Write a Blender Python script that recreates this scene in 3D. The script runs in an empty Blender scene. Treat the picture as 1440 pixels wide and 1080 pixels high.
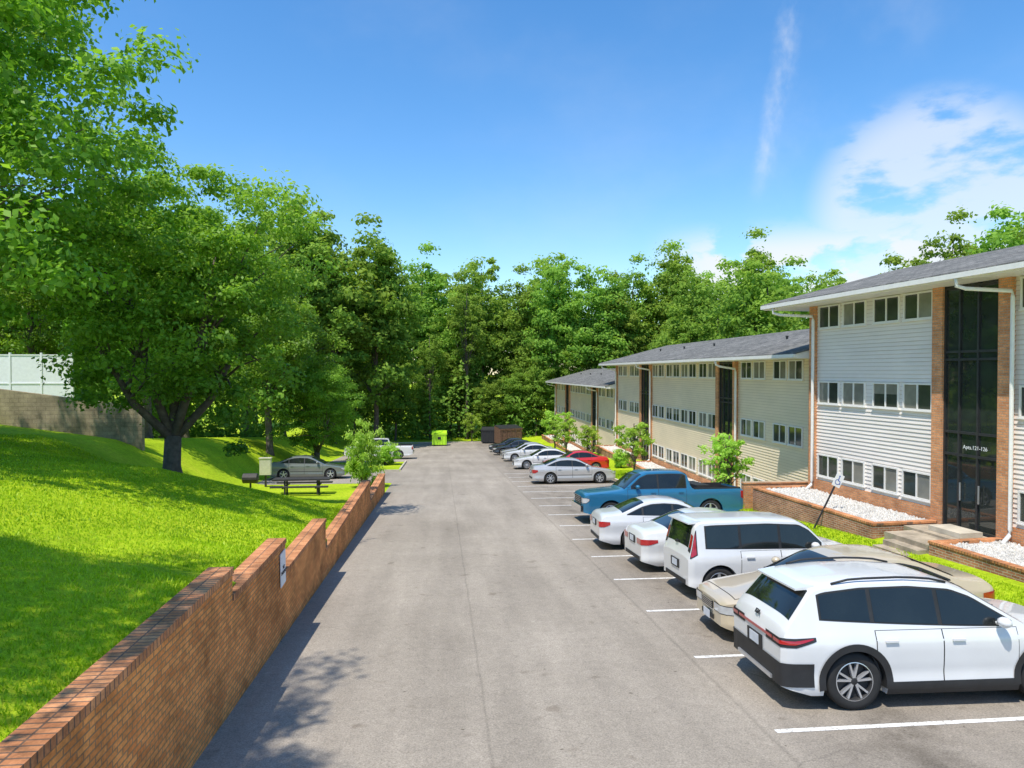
import bpy, math, random
import numpy as np
from mathutils import Vector, Matrix
random.seed(7); R=np.random.RandomState(11)
S=bpy.context.scene; COL=S.collection
rad=math.radians
# ------------------------------------------------------------ helpers
class MB:
    def __init__(s): s.v=[];s.f=[];s.m=[]
    def add(s,vs,fs,m=0):
        o=len(s.v); s.v+= [tuple(map(float,p)) for p in vs]
        s.f+=[tuple(i+o for i in f) for f in fs]; s.m+=[m]*len(fs)
    def box(s,x0,x1,y0,y1,z0,z1,m=0):
        s.add([(x0,y0,z0),(x1,y0,z0),(x1,y1,z0),(x0,y1,z0),(x0,y0,z1),(x1,y0,z1),(x1,y1,z1),(x0,y1,z1)],
              [(0,3,2,1),(4,5,6,7),(0,1,5,4),(1,2,6,5),(2,3,7,6),(3,0,4,7)],m)
    def tube(s,pts,rads,n=8,m=0,cap=True):
        pts=[Vector(p) for p in pts]; vs=[];fs=[]
        up=Vector((0.13,0.31,1)).normalized()
        for i,p in enumerate(pts):
            t=(pts[min(i+1,len(pts)-1)]-pts[max(i-1,0)]).normalized()
            a=t.cross(up)
            if a.length<.05: a=t.cross(Vector((1,0,0)))
            a.normalize(); b=t.cross(a)
            for k in range(n):
                w=2*math.pi*k/n; vs.append(p+(a*math.cos(w)+b*math.sin(w))*rads[i])
        for i in range(len(pts)-1):
            for k in range(n):
                fs.append((i*n+k,i*n+(k+1)%n,(i+1)*n+(k+1)%n,(i+1)*n+k))
        if cap: fs.append(tuple(range(n-1,-1,-1))); fs.append(tuple((len(pts)-1)*n+k for k in range(n)))
        s.add(vs,fs,m)
    def lathe_y(s,prof,n=32,m=0,c=(0,0,0)):
        vs=[];fs=[];k=len(prof)
        for i in range(n):
            w=2*math.pi*i/n
            for (r,y) in prof: vs.append((c[0]+r*math.cos(w),c[1]+y,c[2]+r*math.sin(w)))
        for i in range(n):
            for j in range(k-1):
                fs.append((i*k+j,i*k+j+1,((i+1)%n)*k+j+1,((i+1)%n)*k+j))
        s.add(vs,fs,m)
    def mesh(s,name,mats,smooth=False):
        me=bpy.data.meshes.new(name); me.from_pydata(s.v,[],s.f)
        for mt in mats: me.materials.append(mt)
        me.polygons.foreach_set('material_index',s.m)
        if smooth: me.polygons.foreach_set('use_smooth',[True]*len(s.f))
        me.update(); return me
    def obj(s,name,mats,parent=None,loc=(0,0,0),rot=(0,0,0),smooth=False):
        return mkobj(name,s.mesh(name,mats,smooth),parent,loc,rot)
def mkobj(name,data,parent=None,loc=(0,0,0),rot=(0,0,0)):
    o=bpy.data.objects.new(name,data); COL.objects.link(o); o.location=loc; o.rotation_euler=rot
    if parent: o.parent=parent
    return o
def thing(o,label,cat,group=None,kind=None):
    o["label"]=label; o["category"]=cat
    if group:o["group"]=group
    if kind:o["kind"]=kind
    return o
def empty(name,loc,rz=0,label="",cat="",group=None):
    o=mkobj(name,None,None,loc,(0,0,rz)); o.empty_display_size=.2
    return thing(o,label,cat,group)
def text_mesh(name,body,size,mat,parent=None,loc=(0,0,0),rot=(0,0,0),ext=.002):
    c=bpy.data.curves.new(name,'FONT'); c.body=body; c.size=size; c.align_x='CENTER'; c.align_y='CENTER'; c.extrude=ext
    t=bpy.data.objects.new(name,c); COL.objects.link(t)
    bpy.context.view_layer.update()
    me=bpy.data.meshes.new_from_object(t); bpy.data.objects.remove(t)
    me.materials.clear(); me.materials.append(mat)
    return mkobj(name,me,parent,loc,rot)
# ------------------------------------------------------------ materials
def newmat(name):
    m=bpy.data.materials.new(name); m.use_nodes=True; nt=m.node_tree
    return m,nt,nt.nodes['Principled BSDF'],nt.nodes['Material Output']
def ramp(nt,fac,stops):
    r=nt.nodes.new('ShaderNodeValToRGB'); e=r.color_ramp.elements
    while len(e)<len(stops): e.new(.5)
    for i,(p,c) in enumerate(stops): e[i].position=p; e[i].color=(*c,1) if len(c)==3 else c
    nt.links.new(fac,r.inputs[0]); return r
def noise(nt,vec,scale,detail=4,rough=.55):
    n=nt.nodes.new('ShaderNodeTexNoise'); n.inputs['Scale'].default_value=scale; n.inputs['Detail'].default_value=detail
    n.inputs['Roughness'].default_value=rough
    if vec: nt.links.new(vec,n.inputs['Vector'])
    return n
def mixc(nt,fac,a,b,mode='MIX'):
    m=nt.nodes.new('ShaderNodeMix'); m.data_type='RGBA'; m.blend_type=mode
    for sock,val in ((m.inputs[0],fac),(m.inputs[6],a),(m.inputs[7],b)):
        if hasattr(val,'links'): nt.links.new(val,sock)
        elif isinstance(val,tuple): sock.default_value=(*val,1) if len(val)==3 else val
        else: sock.default_value=val
    return m.outputs[2]
def mth(nt,op,a,b=None,c=None,clamp=False):
    n=nt.nodes.new('ShaderNodeMath'); n.operation=op; n.use_clamp=clamp
    for s_,v in zip(n.inputs,(a,b,c)):
        if v is None: continue
        if hasattr(v,'links'): nt.links.new(v,s_)
        else: s_.default_value=v
    return n.outputs[0]
def bump(nt,h,strength,dist,bs):
    b=nt.nodes.new('ShaderNodeBump'); b.inputs['Strength'].default_value=strength; b.inputs['Distance'].default_value=dist
    nt.links.new(h,b.inputs['Height']); nt.links.new(b.outputs[0],bs.inputs['Normal'])
def objvec(nt): return nt.nodes.new('ShaderNodeTexCoord').outputs['Object']
def worldpos(nt): return nt.nodes.new('ShaderNodeNewGeometry').outputs['Position']
def simple(name,col,rough=.5,metal=0,coat=0,var=.12,vs=6,bmp=0):
    m,nt,b,o=newmat(name); v=objvec(nt)
    n=noise(nt,v,vs,5)
    r=ramp(nt,n.outputs[0],[(.3,tuple(c*(1-var) for c in col)),(.7,tuple(min(1,c*(1+var)) for c in col))])
    nt.links.new(r.outputs[0],b.inputs['Base Color']); b.inputs['Roughness'].default_value=rough
    b.inputs['Metallic'].default_value=metal; b.inputs['Coat Weight'].default_value=coat; b.inputs['Coat Roughness'].default_value=.04
    if bmp: bump(nt,noise(nt,v,vs*8,4).outputs[0],bmp,.01,b)
    return m
def leafmat(name,dark,mid,light,trans=.35,gloss=True,tm=(1.4,1.4,.8),hue=(.488,.515)):
    m,nt,b,out=newmat(name)
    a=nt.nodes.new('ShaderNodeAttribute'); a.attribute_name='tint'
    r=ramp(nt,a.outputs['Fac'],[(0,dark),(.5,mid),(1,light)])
    oi=nt.nodes.new('ShaderNodeObjectInfo')
    hs=nt.nodes.new('ShaderNodeHueSaturation')
    mr=nt.nodes.new('ShaderNodeMapRange'); mr.inputs[3].default_value=hue[0]; mr.inputs[4].default_value=hue[1]
    nt.links.new(oi.outputs['Random'],mr.inputs[0]); nt.links.new(mr.outputs[0],hs.inputs['Hue'])
    mr2=nt.nodes.new('ShaderNodeMapRange'); mr2.inputs[3].default_value=.85; mr2.inputs[4].default_value=1.2
    nt.links.new(oi.outputs['Random'],mr2.inputs[0]); nt.links.new(mr2.outputs[0],hs.inputs['Value'])
    nt.links.new(r.outputs[0],hs.inputs['Color'])
    if gloss:
        b.inputs['Roughness'].default_value=.5; b.inputs['Specular IOR Level'].default_value=.3
        nt.links.new(hs.outputs[0],b.inputs['Base Color']); sh=b
    else:
        nt.nodes.remove(b); sh=nt.nodes.new('ShaderNodeBsdfDiffuse'); nt.links.new(hs.outputs[0],sh.inputs['Color'])
    t=nt.nodes.new('ShaderNodeBsdfTranslucent')
    nt.links.new(mixc(nt,1.0,hs.outputs[0],tm,'MULTIPLY'),t.inputs['Color'])
    mx=nt.nodes.new('ShaderNodeMixShader'); mx.inputs[0].default_value=trans
    nt.links.new(sh.outputs[0],mx.inputs[1]); nt.links.new(t.outputs[0],mx.inputs[2]); nt.links.new(mx.outputs[0],out.inputs['Surface'])
    return m
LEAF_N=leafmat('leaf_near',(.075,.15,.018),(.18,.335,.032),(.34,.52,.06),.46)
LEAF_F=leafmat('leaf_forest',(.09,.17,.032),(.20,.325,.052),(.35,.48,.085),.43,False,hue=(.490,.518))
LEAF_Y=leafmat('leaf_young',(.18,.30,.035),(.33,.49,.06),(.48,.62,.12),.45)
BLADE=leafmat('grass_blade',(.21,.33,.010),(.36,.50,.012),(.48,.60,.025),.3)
BARK=simple('bark',(.12,.095,.075),.9,var=.4,vs=5,bmp=.8)
def brickmat(name,c1,c2,mortar,bw=.2,rh=.067,top=False,stain=.5,ms=.009):
    m,nt,b,o=newmat(name); v=worldpos(nt)
    sp=nt.nodes.new('ShaderNodeSeparateXYZ'); nt.links.new(v,sp.inputs[0])
    cb=nt.nodes.new('ShaderNodeCombineXYZ')
    if top: nt.links.new(sp.outputs[1],cb.inputs[1]); nt.links.new(sp.outputs[0],cb.inputs[0])
    else: nt.links.new(mth(nt,'ADD',sp.outputs[0],sp.outputs[1]),cb.inputs[0]); nt.links.new(sp.outputs[2],cb.inputs[1])
    bt=nt.nodes.new('ShaderNodeTexBrick'); nt.links.new(cb.outputs[0],bt.inputs['Vector'])
    bt.inputs['Scale'].default_value=1; bt.inputs['Brick Width'].default_value=bw; bt.inputs['Row Height'].default_value=rh
    bt.inputs['Mortar Size'].default_value=ms; bt.inputs['Mortar Smooth'].default_value=.2; bt.inputs['Bias'].default_value=-.1
    if top: bt.offset=0
    bt.inputs['Color1'].default_value=(*c1,1); bt.inputs['Color2'].default_value=(*c2,1); bt.inputs['Mortar'].default_value=(*mortar,1)
    n=noise(nt,v,1.3,6,.65); r=ramp(nt,n.outputs[0],[(.35,(1-stain,)*3),(.6,(1.08,)*3)])
    n2=noise(nt,v,30,3); r2=ramp(nt,n2.outputs[0],[(.3,(.8,)*3),(.7,(1.15,)*3)])
    c=mixc(nt,1.0,bt.outputs[0],r.outputs[0],'MULTIPLY'); c=mixc(nt,1.0,c,r2.outputs[0],'MULTIPLY')
    nt.links.new(c,b.inputs['Base Color']); b.inputs['Roughness'].default_value=.9; b.inputs['Specular IOR Level'].default_value=.15
    bump(nt,mth(nt,'SUBTRACT',1.0,bt.outputs['Fac']),.6,.008,b); return m
BRICK=brickmat('brick',(.98,.40,.12),(.74,.25,.07),(.42,.24,.12),stain=.42)
BRICKTOP=brickmat('brick_coping',(.80,.36,.16),(.54,.21,.09),(.24,.15,.10),bw=.6,rh=.085,top=True,stain=.45,ms=.010)
BRICKB=brickmat('building_brick',(.80,.36,.16),(.56,.23,.10),(.46,.34,.24),stain=.2)
BRICKP=brickmat('planter_brick',(.52,.22,.13),(.32,.13,.08),(.54,.45,.37),stain=.35)
BLOCK=brickmat('concrete_block',(.40,.32,.21),(.35,.28,.18),(.29,.23,.15),bw=.4,rh=.2,stain=.4,ms=.012)
def asphalt():
    m,nt,b,o=newmat('asphalt'); v=worldpos(nt)
    big=noise(nt,v,.22,5,.6); rb=ramp(nt,big.outputs[0],[(.3,(.315,.272,.218)),(.7,(.415,.360,.292))])
    mp=nt.nodes.new('ShaderNodeMapping'); mp.inputs['Scale'].default_value=(1.3,.10,1); nt.links.new(v,mp.inputs[0])
    st=noise(nt,mp.outputs[0],1.0,6,.6); rs=ramp(nt,st.outputs[0],[(.35,(.86,)*3),(.65,(1.06,)*3)])
    fine=noise(nt,v,45,4,.8); rf=ramp(nt,fine.outputs[0],[(.3,(.55,)*3),(.7,(1.35,)*3)])
    med=noise(nt,v,6,5,.7); rm_=ramp(nt,med.outputs[0],[(.3,(.90,)*3),(.7,(1.08,)*3)])
    c=mixc(nt,1.0,rb.outputs[0],rs.outputs[0],'MULTIPLY'); c=mixc(nt,1.0,c,rf.outputs[0],'MULTIPLY'); c=mixc(nt,1.0,c,rm_.outputs[0],'MULTIPLY')
    spot=noise(nt,v,2.3,3,.5); rp=ramp(nt,spot.outputs[0],[(.66,(1,1,1)),(.74,(.76,.74,.72))])
    c=mixc(nt,1.0,c,rp.outputs[0],'MULTIPLY')
    sp2=noise(nt,v,9,2,.5); rp2=ramp(nt,sp2.outputs[0],[(.74,(1,1,1)),(.78,(.5,.48,.46))])
    c=mixc(nt,1.0,c,rp2.outputs[0],'MULTIPLY')
    sp=nt.nodes.new('ShaderNodeSeparateXYZ'); nt.links.new(v,sp.inputs[0])
    wob=noise(nt,v,1.2,4)
    sx=mth(nt,'ADD',sp.outputs[0],mth(nt,'MULTIPLY',wob.outputs[0],.06))
    ds=mth(nt,'ABSOLUTE',mth(nt,'SUBTRACT',sx,.62)); rs2=ramp(nt,ds,[(.0,(.80,)*3),(.03,(1,)*3)])
    c=mixc(nt,1.0,c,rs2.outputs[0],'MULTIPLY')
    ds=mth(nt,'ABSOLUTE',mth(nt,'SUBTRACT',sx,4.1)); rs3=ramp(nt,ds,[(.0,(.80,)*3),(.05,(1,)*3)])
    c=mixc(nt,1.0,c,rs3.outputs[0],'MULTIPLY')
    bay=ramp(nt,mth(nt,'MULTIPLY',mth(nt,'SUBTRACT',sx,4.0),2.0),[(.0,(1,)*3),(1.0,(.86,.86,.87))])
    c=mixc(nt,1.0,c,bay.outputs[0],'MULTIPLY')
    ox=ramp(nt,mth(nt,'MULTIPLY',mth(nt,'ABSOLUTE',mth(nt,'SUBTRACT',sp.outputs[0],5.6)),.5),[(.0,(1,)*3),(.6,(0,)*3)])
    on=noise(nt,v,1.1,5,.65); orr=ramp(nt,on.outputs[0],[(.45,(1,)*3),(.65,(.62,.61,.6))])
    c=mixc(nt,ox.outputs[0],c,mixc(nt,1.0,c,orr.outputs[0],'MULTIPLY'))
    wv=noise(nt,v,.9,4); wa=mixc(nt,.35,v,wv.outputs['Color'],'ADD')
    vo=nt.nodes.new('ShaderNodeTexVoronoi'); vo.feature='DISTANCE_TO_EDGE'; vo.inputs['Scale'].default_value=.3
    nt.links.new(wa,vo.inputs['Vector'])
    rc=ramp(nt,vo.outputs[0],[(.0,(.74,)*3),(.0022,(1,1,1))])
    msk=noise(nt,v,.3,2); rm=ramp(nt,msk.outputs[0],[(.52,(0,)*3),(.62,(1,)*3)])
    c=mixc(nt,rm.outputs[0],c,mixc(nt,1.0,c,rc.outputs[0],'MULTIPLY'))
    nt.links.new(c,b.inputs['Base Color']); b.inputs['Roughness'].default_value=.95; b.inputs['Specular IOR Level'].default_value=.15
    bump(nt,fine.outputs[0],.35,.01,b); return m
ASPH=asphalt()
def grassmat():
    m,nt,b,o=newmat('lawn_grass'); v=worldpos(nt)
    a=noise(nt,v,.4,6,.65); ra=ramp(nt,a.outputs[0],[(.3,(.29,.44,.012)),(.5,(.42,.57,.014)),(.72,(.54,.63,.03))])
    f=noise(nt,v,7,6,.75); rf=ramp(nt,f.outputs[0],[(.3,(.60,)*3),(.7,(1.25,)*3)])
    f2=noise(nt,v,60,3,.7); rf2=ramp(nt,f2.outputs[0],[(.3,(.65,)*3),(.7,(1.25,)*3)])
    c=mixc(nt,1.0,ra.outputs[0],rf.outputs[0],'MULTIPLY'); c=mixc(nt,1.0,c,rf2.outputs[0],'MULTIPLY')
    nt.links.new(c,b.inputs['Base Color']); b.inputs['Roughness'].default_value=.9; b.inputs['Specular IOR Level'].default_value=.15
    bump(nt,f2.outputs[0],.5,.04,b); return m
GRASS=grassmat()
def linemat():
    m,nt,b,o=newmat('line_paint'); v=worldpos(nt)
    n=noise(nt,v,18,5,.7); r=ramp(nt,n.outputs[0],[(.38,(.40,.36,.31)),(.47,(.76,.74,.70)),(.8,(.85,.84,.81))])
    nt.links.new(r.outputs[0],b.inputs['Base Color']); b.inputs['Roughness'].default_value=.8; return m
LINE=linemat()
CONC=simple('concrete',(.52,.46,.36),.9,var=.25,vs=2,bmp=.3)
STEPC=simple('aged_concrete',(.40,.33,.24),.9,var=.35,vs=3,bmp=.4)
GRAVEL=simple('white_gravel',(.64,.61,.56),.85,var=.4,vs=22,bmp=.9)
WHITE=simple('white_trim',(.84,.81,.76),.5,var=.05)
def sidingmat(name,c,joint_shade):
    m,nt,b,o=newmat(name); v=objvec(nt)
    mp=nt.nodes.new('ShaderNodeMapping'); mp.inputs['Scale'].default_value=(1,.4,1); nt.links.new(v,mp.inputs[0])
    n=noise(nt,mp.outputs[0],1.1,6,.6); r=ramp(nt,n.outputs[0],[(.3,tuple(x*.90 for x in c)),(.7,tuple(min(.92,x*1.04) for x in c))])
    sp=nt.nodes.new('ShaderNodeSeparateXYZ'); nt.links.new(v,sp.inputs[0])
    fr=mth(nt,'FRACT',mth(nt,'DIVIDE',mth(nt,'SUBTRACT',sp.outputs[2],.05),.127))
    rj=ramp(nt,fr,[(.0,(1,)*3),(.86,(1,)*3),(.92,joint_shade),(1,joint_shade)])  # lap joint line; the shade beneath each lap is painted into the colour
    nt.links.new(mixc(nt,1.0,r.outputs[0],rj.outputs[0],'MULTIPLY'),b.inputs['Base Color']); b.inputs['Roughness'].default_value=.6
    b.inputs['Specular IOR Level'].default_value=.25; return m
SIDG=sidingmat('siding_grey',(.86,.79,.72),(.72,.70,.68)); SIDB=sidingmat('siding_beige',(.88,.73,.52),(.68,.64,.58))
def shingle():
    m,nt,b,o=newmat('roof_shingle'); v=objvec(nt)
    bt=nt.nodes.new('ShaderNodeTexBrick'); mp=nt.nodes.new('ShaderNodeMapping'); mp.inputs['Rotation'].default_value=(0,0,rad(90))
    nt.links.new(v,mp.inputs[0]); nt.links.new(mp.outputs[0],bt.inputs['Vector'])
    bt.inputs['Scale'].default_value=1; bt.inputs['Brick Width'].default_value=.3; bt.inputs['Row Height'].default_value=.14
    bt.inputs['Mortar Size'].default_value=.008
    bt.inputs['Color1'].default_value=(.23,.22,.20,1); bt.inputs['Color2'].default_value=(.13,.13,.12,1); bt.inputs['Mortar'].default_value=(.06,.06,.055,1)
    n=noise(nt,v,.8,5); r=ramp(nt,n.outputs[0],[(.3,(.8,)*3),(.7,(1.25,)*3)])
    n2=noise(nt,v,12,4,.7); r2=ramp(nt,n2.outputs[0],[(.3,(.75,)*3),(.7,(1.25,)*3)])
    c=mixc(nt,1.0,bt.outputs[0],r.outputs[0],'MULTIPLY'); c=mixc(nt,1.0,c,r2.outputs[0],'MULTIPLY')
    nt.links.new(c,b.inputs['Base Color']); b.inputs['Roughness'].default_value=.95
    b.inputs['Specular IOR Level'].default_value=.1
    return m
SHING=shingle()
def glassmat(name,col,rough=.04,spec=.8):
    m=simple(name,col,rough,var=.3,vs=1.2); m.node_tree.nodes['Principled BSDF'].inputs['Specular IOR Level'].default_value=spec; return m
GLASS=glassmat('window_glass',(.055,.062,.050),.05,.6)
BLIND=glassmat('window_blind',(.25,.24,.20),.08,.6)
TINT=glassmat('stair_glass',(.026,.032,.030),.03,.8)
CARGLASS=glassmat('car_glass',(.014,.018,.018),.03,.6)
DARKM=simple('dark_metal',(.03,.03,.032),.45,var=.2)
BLACKP=simple('black_plastic',(.022,.022,.023),.6,var=.2)
RUB=simple('tyre_rubber',(.022,.022,.022),.85,var=.2)
ALLOY=simple('alloy',(.62,.63,.65),.3,.7,var=.06)
CHROME=simple('chrome',(.8,.8,.8),.12,1,var=.03)
REDL=simple('red_lens',(.40,.012,.014),.15,coat=1,var=.2)
LAMP=simple('clear_lens',(.62,.64,.66),.12,.3,coat=1,var=.12)
PLATE=simple('plate_face',(.62,.66,.72),.4,var=.1)
BLUE=simple('sign_blue',(.02,.09,.42),.5); SIGNW=simple('sign_white',(.82,.82,.82),.5,var=.04); INK=simple('sign_ink',(.02,.02,.03),.6)
GREEN=simple('lime_paint',(.50,.85,.03),.45,var=.08)
RUST=simple('rusty_brown',(.15,.085,.05),.8,var=.4)
BENCHM=simple('weathered_steel',(.045,.04,.036),.6,var=.3)
FENCEM=simple('fence_panel',(.80,.80,.80),.6,var=.06)
def paint(name,c,metal=0.0,rough=.3):
    return simple(name,c,rough,metal,coat=1,var=.03,vs=2)
# ------------------------------------------------------------ terrain
def g(y):
    y=np.asarray(y,float)
    return np.where(y<85,-.058*y,-.058*85-.01*(y-85))
def sm(t): t=np.clip(t,0,1); return t*t*(3-2*t)
ZWY=[-60,-20,4,9.8,10.6,13.2,14,17.8,18.6,29,36]
ZWZ=[2.6,1.3,1.28,1.2,.93,.78,.33,.2,-.38,-1.0,-1.75]
def lawn_left(x,y):
    d=np.maximum(-2.95-x,0)
    zw=np.where(y<36,np.interp(y,ZWY,ZWZ),g(y)+.34)
    rise=np.where(d<6,.27*d,1.62+.142*(d-6)); rise=np.minimum(rise,4.2)
    zw2=np.interp(y,[-60,4,9,13,18,29,36],[2.6,1.28,1.08,.55,-.1,-1.0,-1.7]); zw2=np.where(y<36,zw2,g(y)+.34)
    k0=sm(d/2.5); A=zw*(1-k0)+zw2*k0+rise
    A=np.where(y>36,np.minimum(A,np.maximum(4.05-.089*y,g(y)+.3)),A)
    k=sm((y-22)/13)*(1-sm((d-6.5)/6.5))
    kd=sm(d/1.2)
    k=np.where(y<36.6,k*(.35+.65*kd),k)
    k=np.where((y>41)&(y<51),np.maximum(k,1-sm((d-8.2)/3.5)),k)
    return A*(1-k)+(g(y)-.012)*k
def h(x,y):
    x=np.asarray(x,float); y=np.asarray(y,float)
    left=lawn_left(x,y)
    zb=np.interp(y,[-60,25.6,27.4,58.8,61,90,100],[-.6,-.6,-2.42,-2.42,-4.34,-4.34,-4.9])
    gl=g(y)+np.interp(x,[10.3,11.2,12.2],[.10,.26,.3])
    k=sm((x-11.4)/2.2); right=gl*(1-k)+zb*k
    right=np.where(x>26,zb+np.minimum((x-26)*.05,3),right)
    return np.where(x<-2.9,left,np.where(x<=10.26,g(y)-.012,right))
def sheet(name,xs,ys,zf,mat,label,cat,dz=0,smooth=False):
    X,Y=np.meshgrid(xs,ys); Z=zf(X,Y)+dz
    v=np.stack([X.ravel(),Y.ravel(),Z.ravel()],1).tolist(); nx=len(xs); f=[]
    for j in range(len(ys)-1):
        for i in range(nx-1): a=j*nx+i; f.append((a,a+1,a+nx+1,a+nx))
    me=bpy.data.meshes.new(name); me.from_pydata(v,[],f); me.materials.append(mat)
    if smooth: me.polygons.foreach_set('use_smooth',[True]*len(f))
    me.update(); o=mkobj(name,me); thing(o,label,cat,kind='structure'); return o
xs=[-1500,-300,-150,-80,-60,-45,-36]+list(np.arange(-30,-3.2,.8))+[-3.05,-2.95,-2.88,10.2,10.25,10.27,10.6]+list(np.arange(11,14.8,.4))+[16,20,26,27,40,70,90,150,300,1500]
ys=[-300,-60,-40,-20,-10]+list(np.arange(-4,62,1.0))+[65,70,75,80,85,90,100,120,200,400,1500]
sheet('ground',xs,ys,h,GRASS,'bright green mown lawn sloping towards the drive','lawn')
gz=lambda x,y:g(y)
sheet('road',[-2.86,10.2],[-60,0,20,40,60,85,91],gz,ASPH,'grey worn asphalt drive and car park','road')
sheet('parking_area',[-11.0,-2.862],[42.0,50.2],gz,ASPH,'small asphalt parking area beside the lawn','car park',dz=-.003)
sheet('side_road',[-16,-2.862],[60.5,85,90.5],gz,ASPH,'asphalt side road meeting the drive','road',dz=-.003)
def kerb(name,x0,x1,y0,y1,lab):
    m=MB(); n=max(2,int(abs(y1-y0)/3)+1); yy=np.linspace(y0,y1,n)
    for a,b in zip(yy[:-1],yy[1:]):
        za,zb_=float(g(a)),float(g(b))
        m.add([(x0,a,za-.1),(x1,a,za-.1),(x1,b,zb_-.1),(x0,b,zb_-.1),(x0,a,za+.12),(x1,a,za+.12),(x1,b,zb_+.12),(x0,b,zb_+.12)],
              [(4,5,6,7),(3,0,4,7),(1,2,6,5)]+([(0,1,5,4)] if a==yy[0] else [])+([(2,3,7,6)] if b==yy[-1] else []))
    o=m.obj(name,[CONC]); thing(o,lab,'kerb',kind='structure')
kerb('kerb',10.201,10.36,-30,91,'pale concrete kerb edging the car park')
kerb('kerb',-16,10.2,91.01,91.2,'pale concrete kerb at the end of the drive')
kerb('kerb',-2.98,-2.865,51,60.2,'pale concrete kerb along the lawn')
kerb('kerb',-11.0,-2.9,50.21,50.4,'pale concrete kerb behind the small parking area')
for k in range(-2,15):
    y=8.54+2.75*k
    m=MB(); x0=4.2+random.uniform(-.05,.05); x1=9.7; sk_=random.uniform(-.03,.03)
    zz=lambda yy:float(g(yy))+.004
    m.add([(x0,y-.05,zz(y-.05)),(x1,y-.05+sk_,zz(y-.05+sk_)),(x1,y+.05+sk_,zz(y+.05+sk_)),(x0,y+.05,zz(y+.05))],[(0,1,2,3)])
    thing(m.obj('parking_line',[LINE]),'worn white painted bay line on the asphalt','painted line','white bay lines of the car park',kind='structure')
# ------------------------------------------------------------ brick wall by the drive
segs=[(-6,10.04,1.38),(10.04,13.37,1.0),(13.37,17.95,.42),(17.95,29.1,-.31),(29.1,36.6,-1.12)]
W=empty('brick_wall',(-2.85,20,float(g(20))),0,'stepped red brick retaining wall along the drive','wall')
wz=W.location.z
wm=MB(); cm=MB()
for (a,b,zt) in segs:
    wm.box(-.30,0,a-20,b-20,-3.2,zt-.09-wz); cm.box(-.315,.018,a-20-.004,b-20+.004,zt-.09-wz+.001,zt-wz)
wm.obj('wall',[BRICK],W); cm.obj('coping',[BRICKTOP],W)
sg=empty('wall_sign',(-2.83,13.05,.53),0,'white no parking notice fixed to the brick wall','sign')
m=MB(); m.box(-.004,.012,-.19,.19,-.30,.30); m.obj('board',[SIGNW],sg,rot=(rad(3),0,0))
text_mesh('lettering','NO\nPARKING',.09,INK,sg,(.02,0,-.02),(rad(90),0,rad(90)))
# ------------------------------------------------------------ far block wall & white fence on the hill
B=empty('retaining_wall',(-22,36,1.5),0,'weathered tan block retaining wall above the lawn','wall')
m=MB(); 
pts=[(-60,4.4),(-21,3.25),(-14.4,2.35)]
for (xa,za),(xb,zb_) in zip(pts[:-1],pts[1:]):
    m.add([(xa+22,0,-3),(xb+22,0,-3),(xb+22,.3,-3),(xa+22,.3,-3),(xa+22,0,za-1.5),(xb+22,0,zb_-1.5),(xb+22,.3,zb_-1.5),(xa+22,.3,za-1.5)],
          [(4,5,6,7),(0,1,5,4),(2,3,7,6),(1,2,6,5)])
m.obj('wall',[BLOCK],B)
F_=empty('white_fence',(-26.8,41,3),0,'tall white panel fence on the hilltop','fence')
m=MB()
for i in range(13): m.box(-14+i*1.6+.05,-14+i*1.6+1.55,0,.04,-2,2.0)
m.obj('panel',[FENCEM],F_)
m=MB()
for i in range(14): m.box(-14+i*1.6-.048,-14+i*1.6+.048,-.04,.08,-2,2.1)
for zz_ in (.4,1.94): m.box(-14,6.8,-.03,-.001,zz_,zz_+.06)
m.obj('post',[SIGNW],F_)
# ------------------------------------------------------------ buildings
def window_meshes():
    w,hh,b=1.2,.83,.05
    f=MB(); f.box(-.07,-.015,-w/2,w/2,0,b); f.box(-.07,-.015,-w/2,w/2,hh-b,hh)
    f.box(-.07,-.015,-w/2,-w/2+b,b,hh-b); f.box(-.07,-.015,w/2-b,w/2,b,hh-b); f.box(-.062,-.015,-.025,.025,b,hh-b)
    f.box(-.085,-.015,-w/2-.03,w/2+.03,-.035,-.001)
    fm=f.mesh('window',[WHITE])
    ps=[]
    for t in range(5):
        p=MB()
        for (ya,yb,flag) in ((-w/2+b,-.025,t in(1,3)),(.025,w/2-b,t in(2,3))):
            if t==4:
                p.box(-.035,-.02,ya,yb,b,hh*.55,0); p.box(-.035,-.02,ya,yb,hh*.55,hh-b,1)
            else: p.box(-.035,-.02,ya,yb,b,hh-b,1 if flag else 0)
        ps.append(p.mesh('pane',[GLASS,BLIND]))
    return fm,ps
WF,WP=window_meshes()
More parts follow.
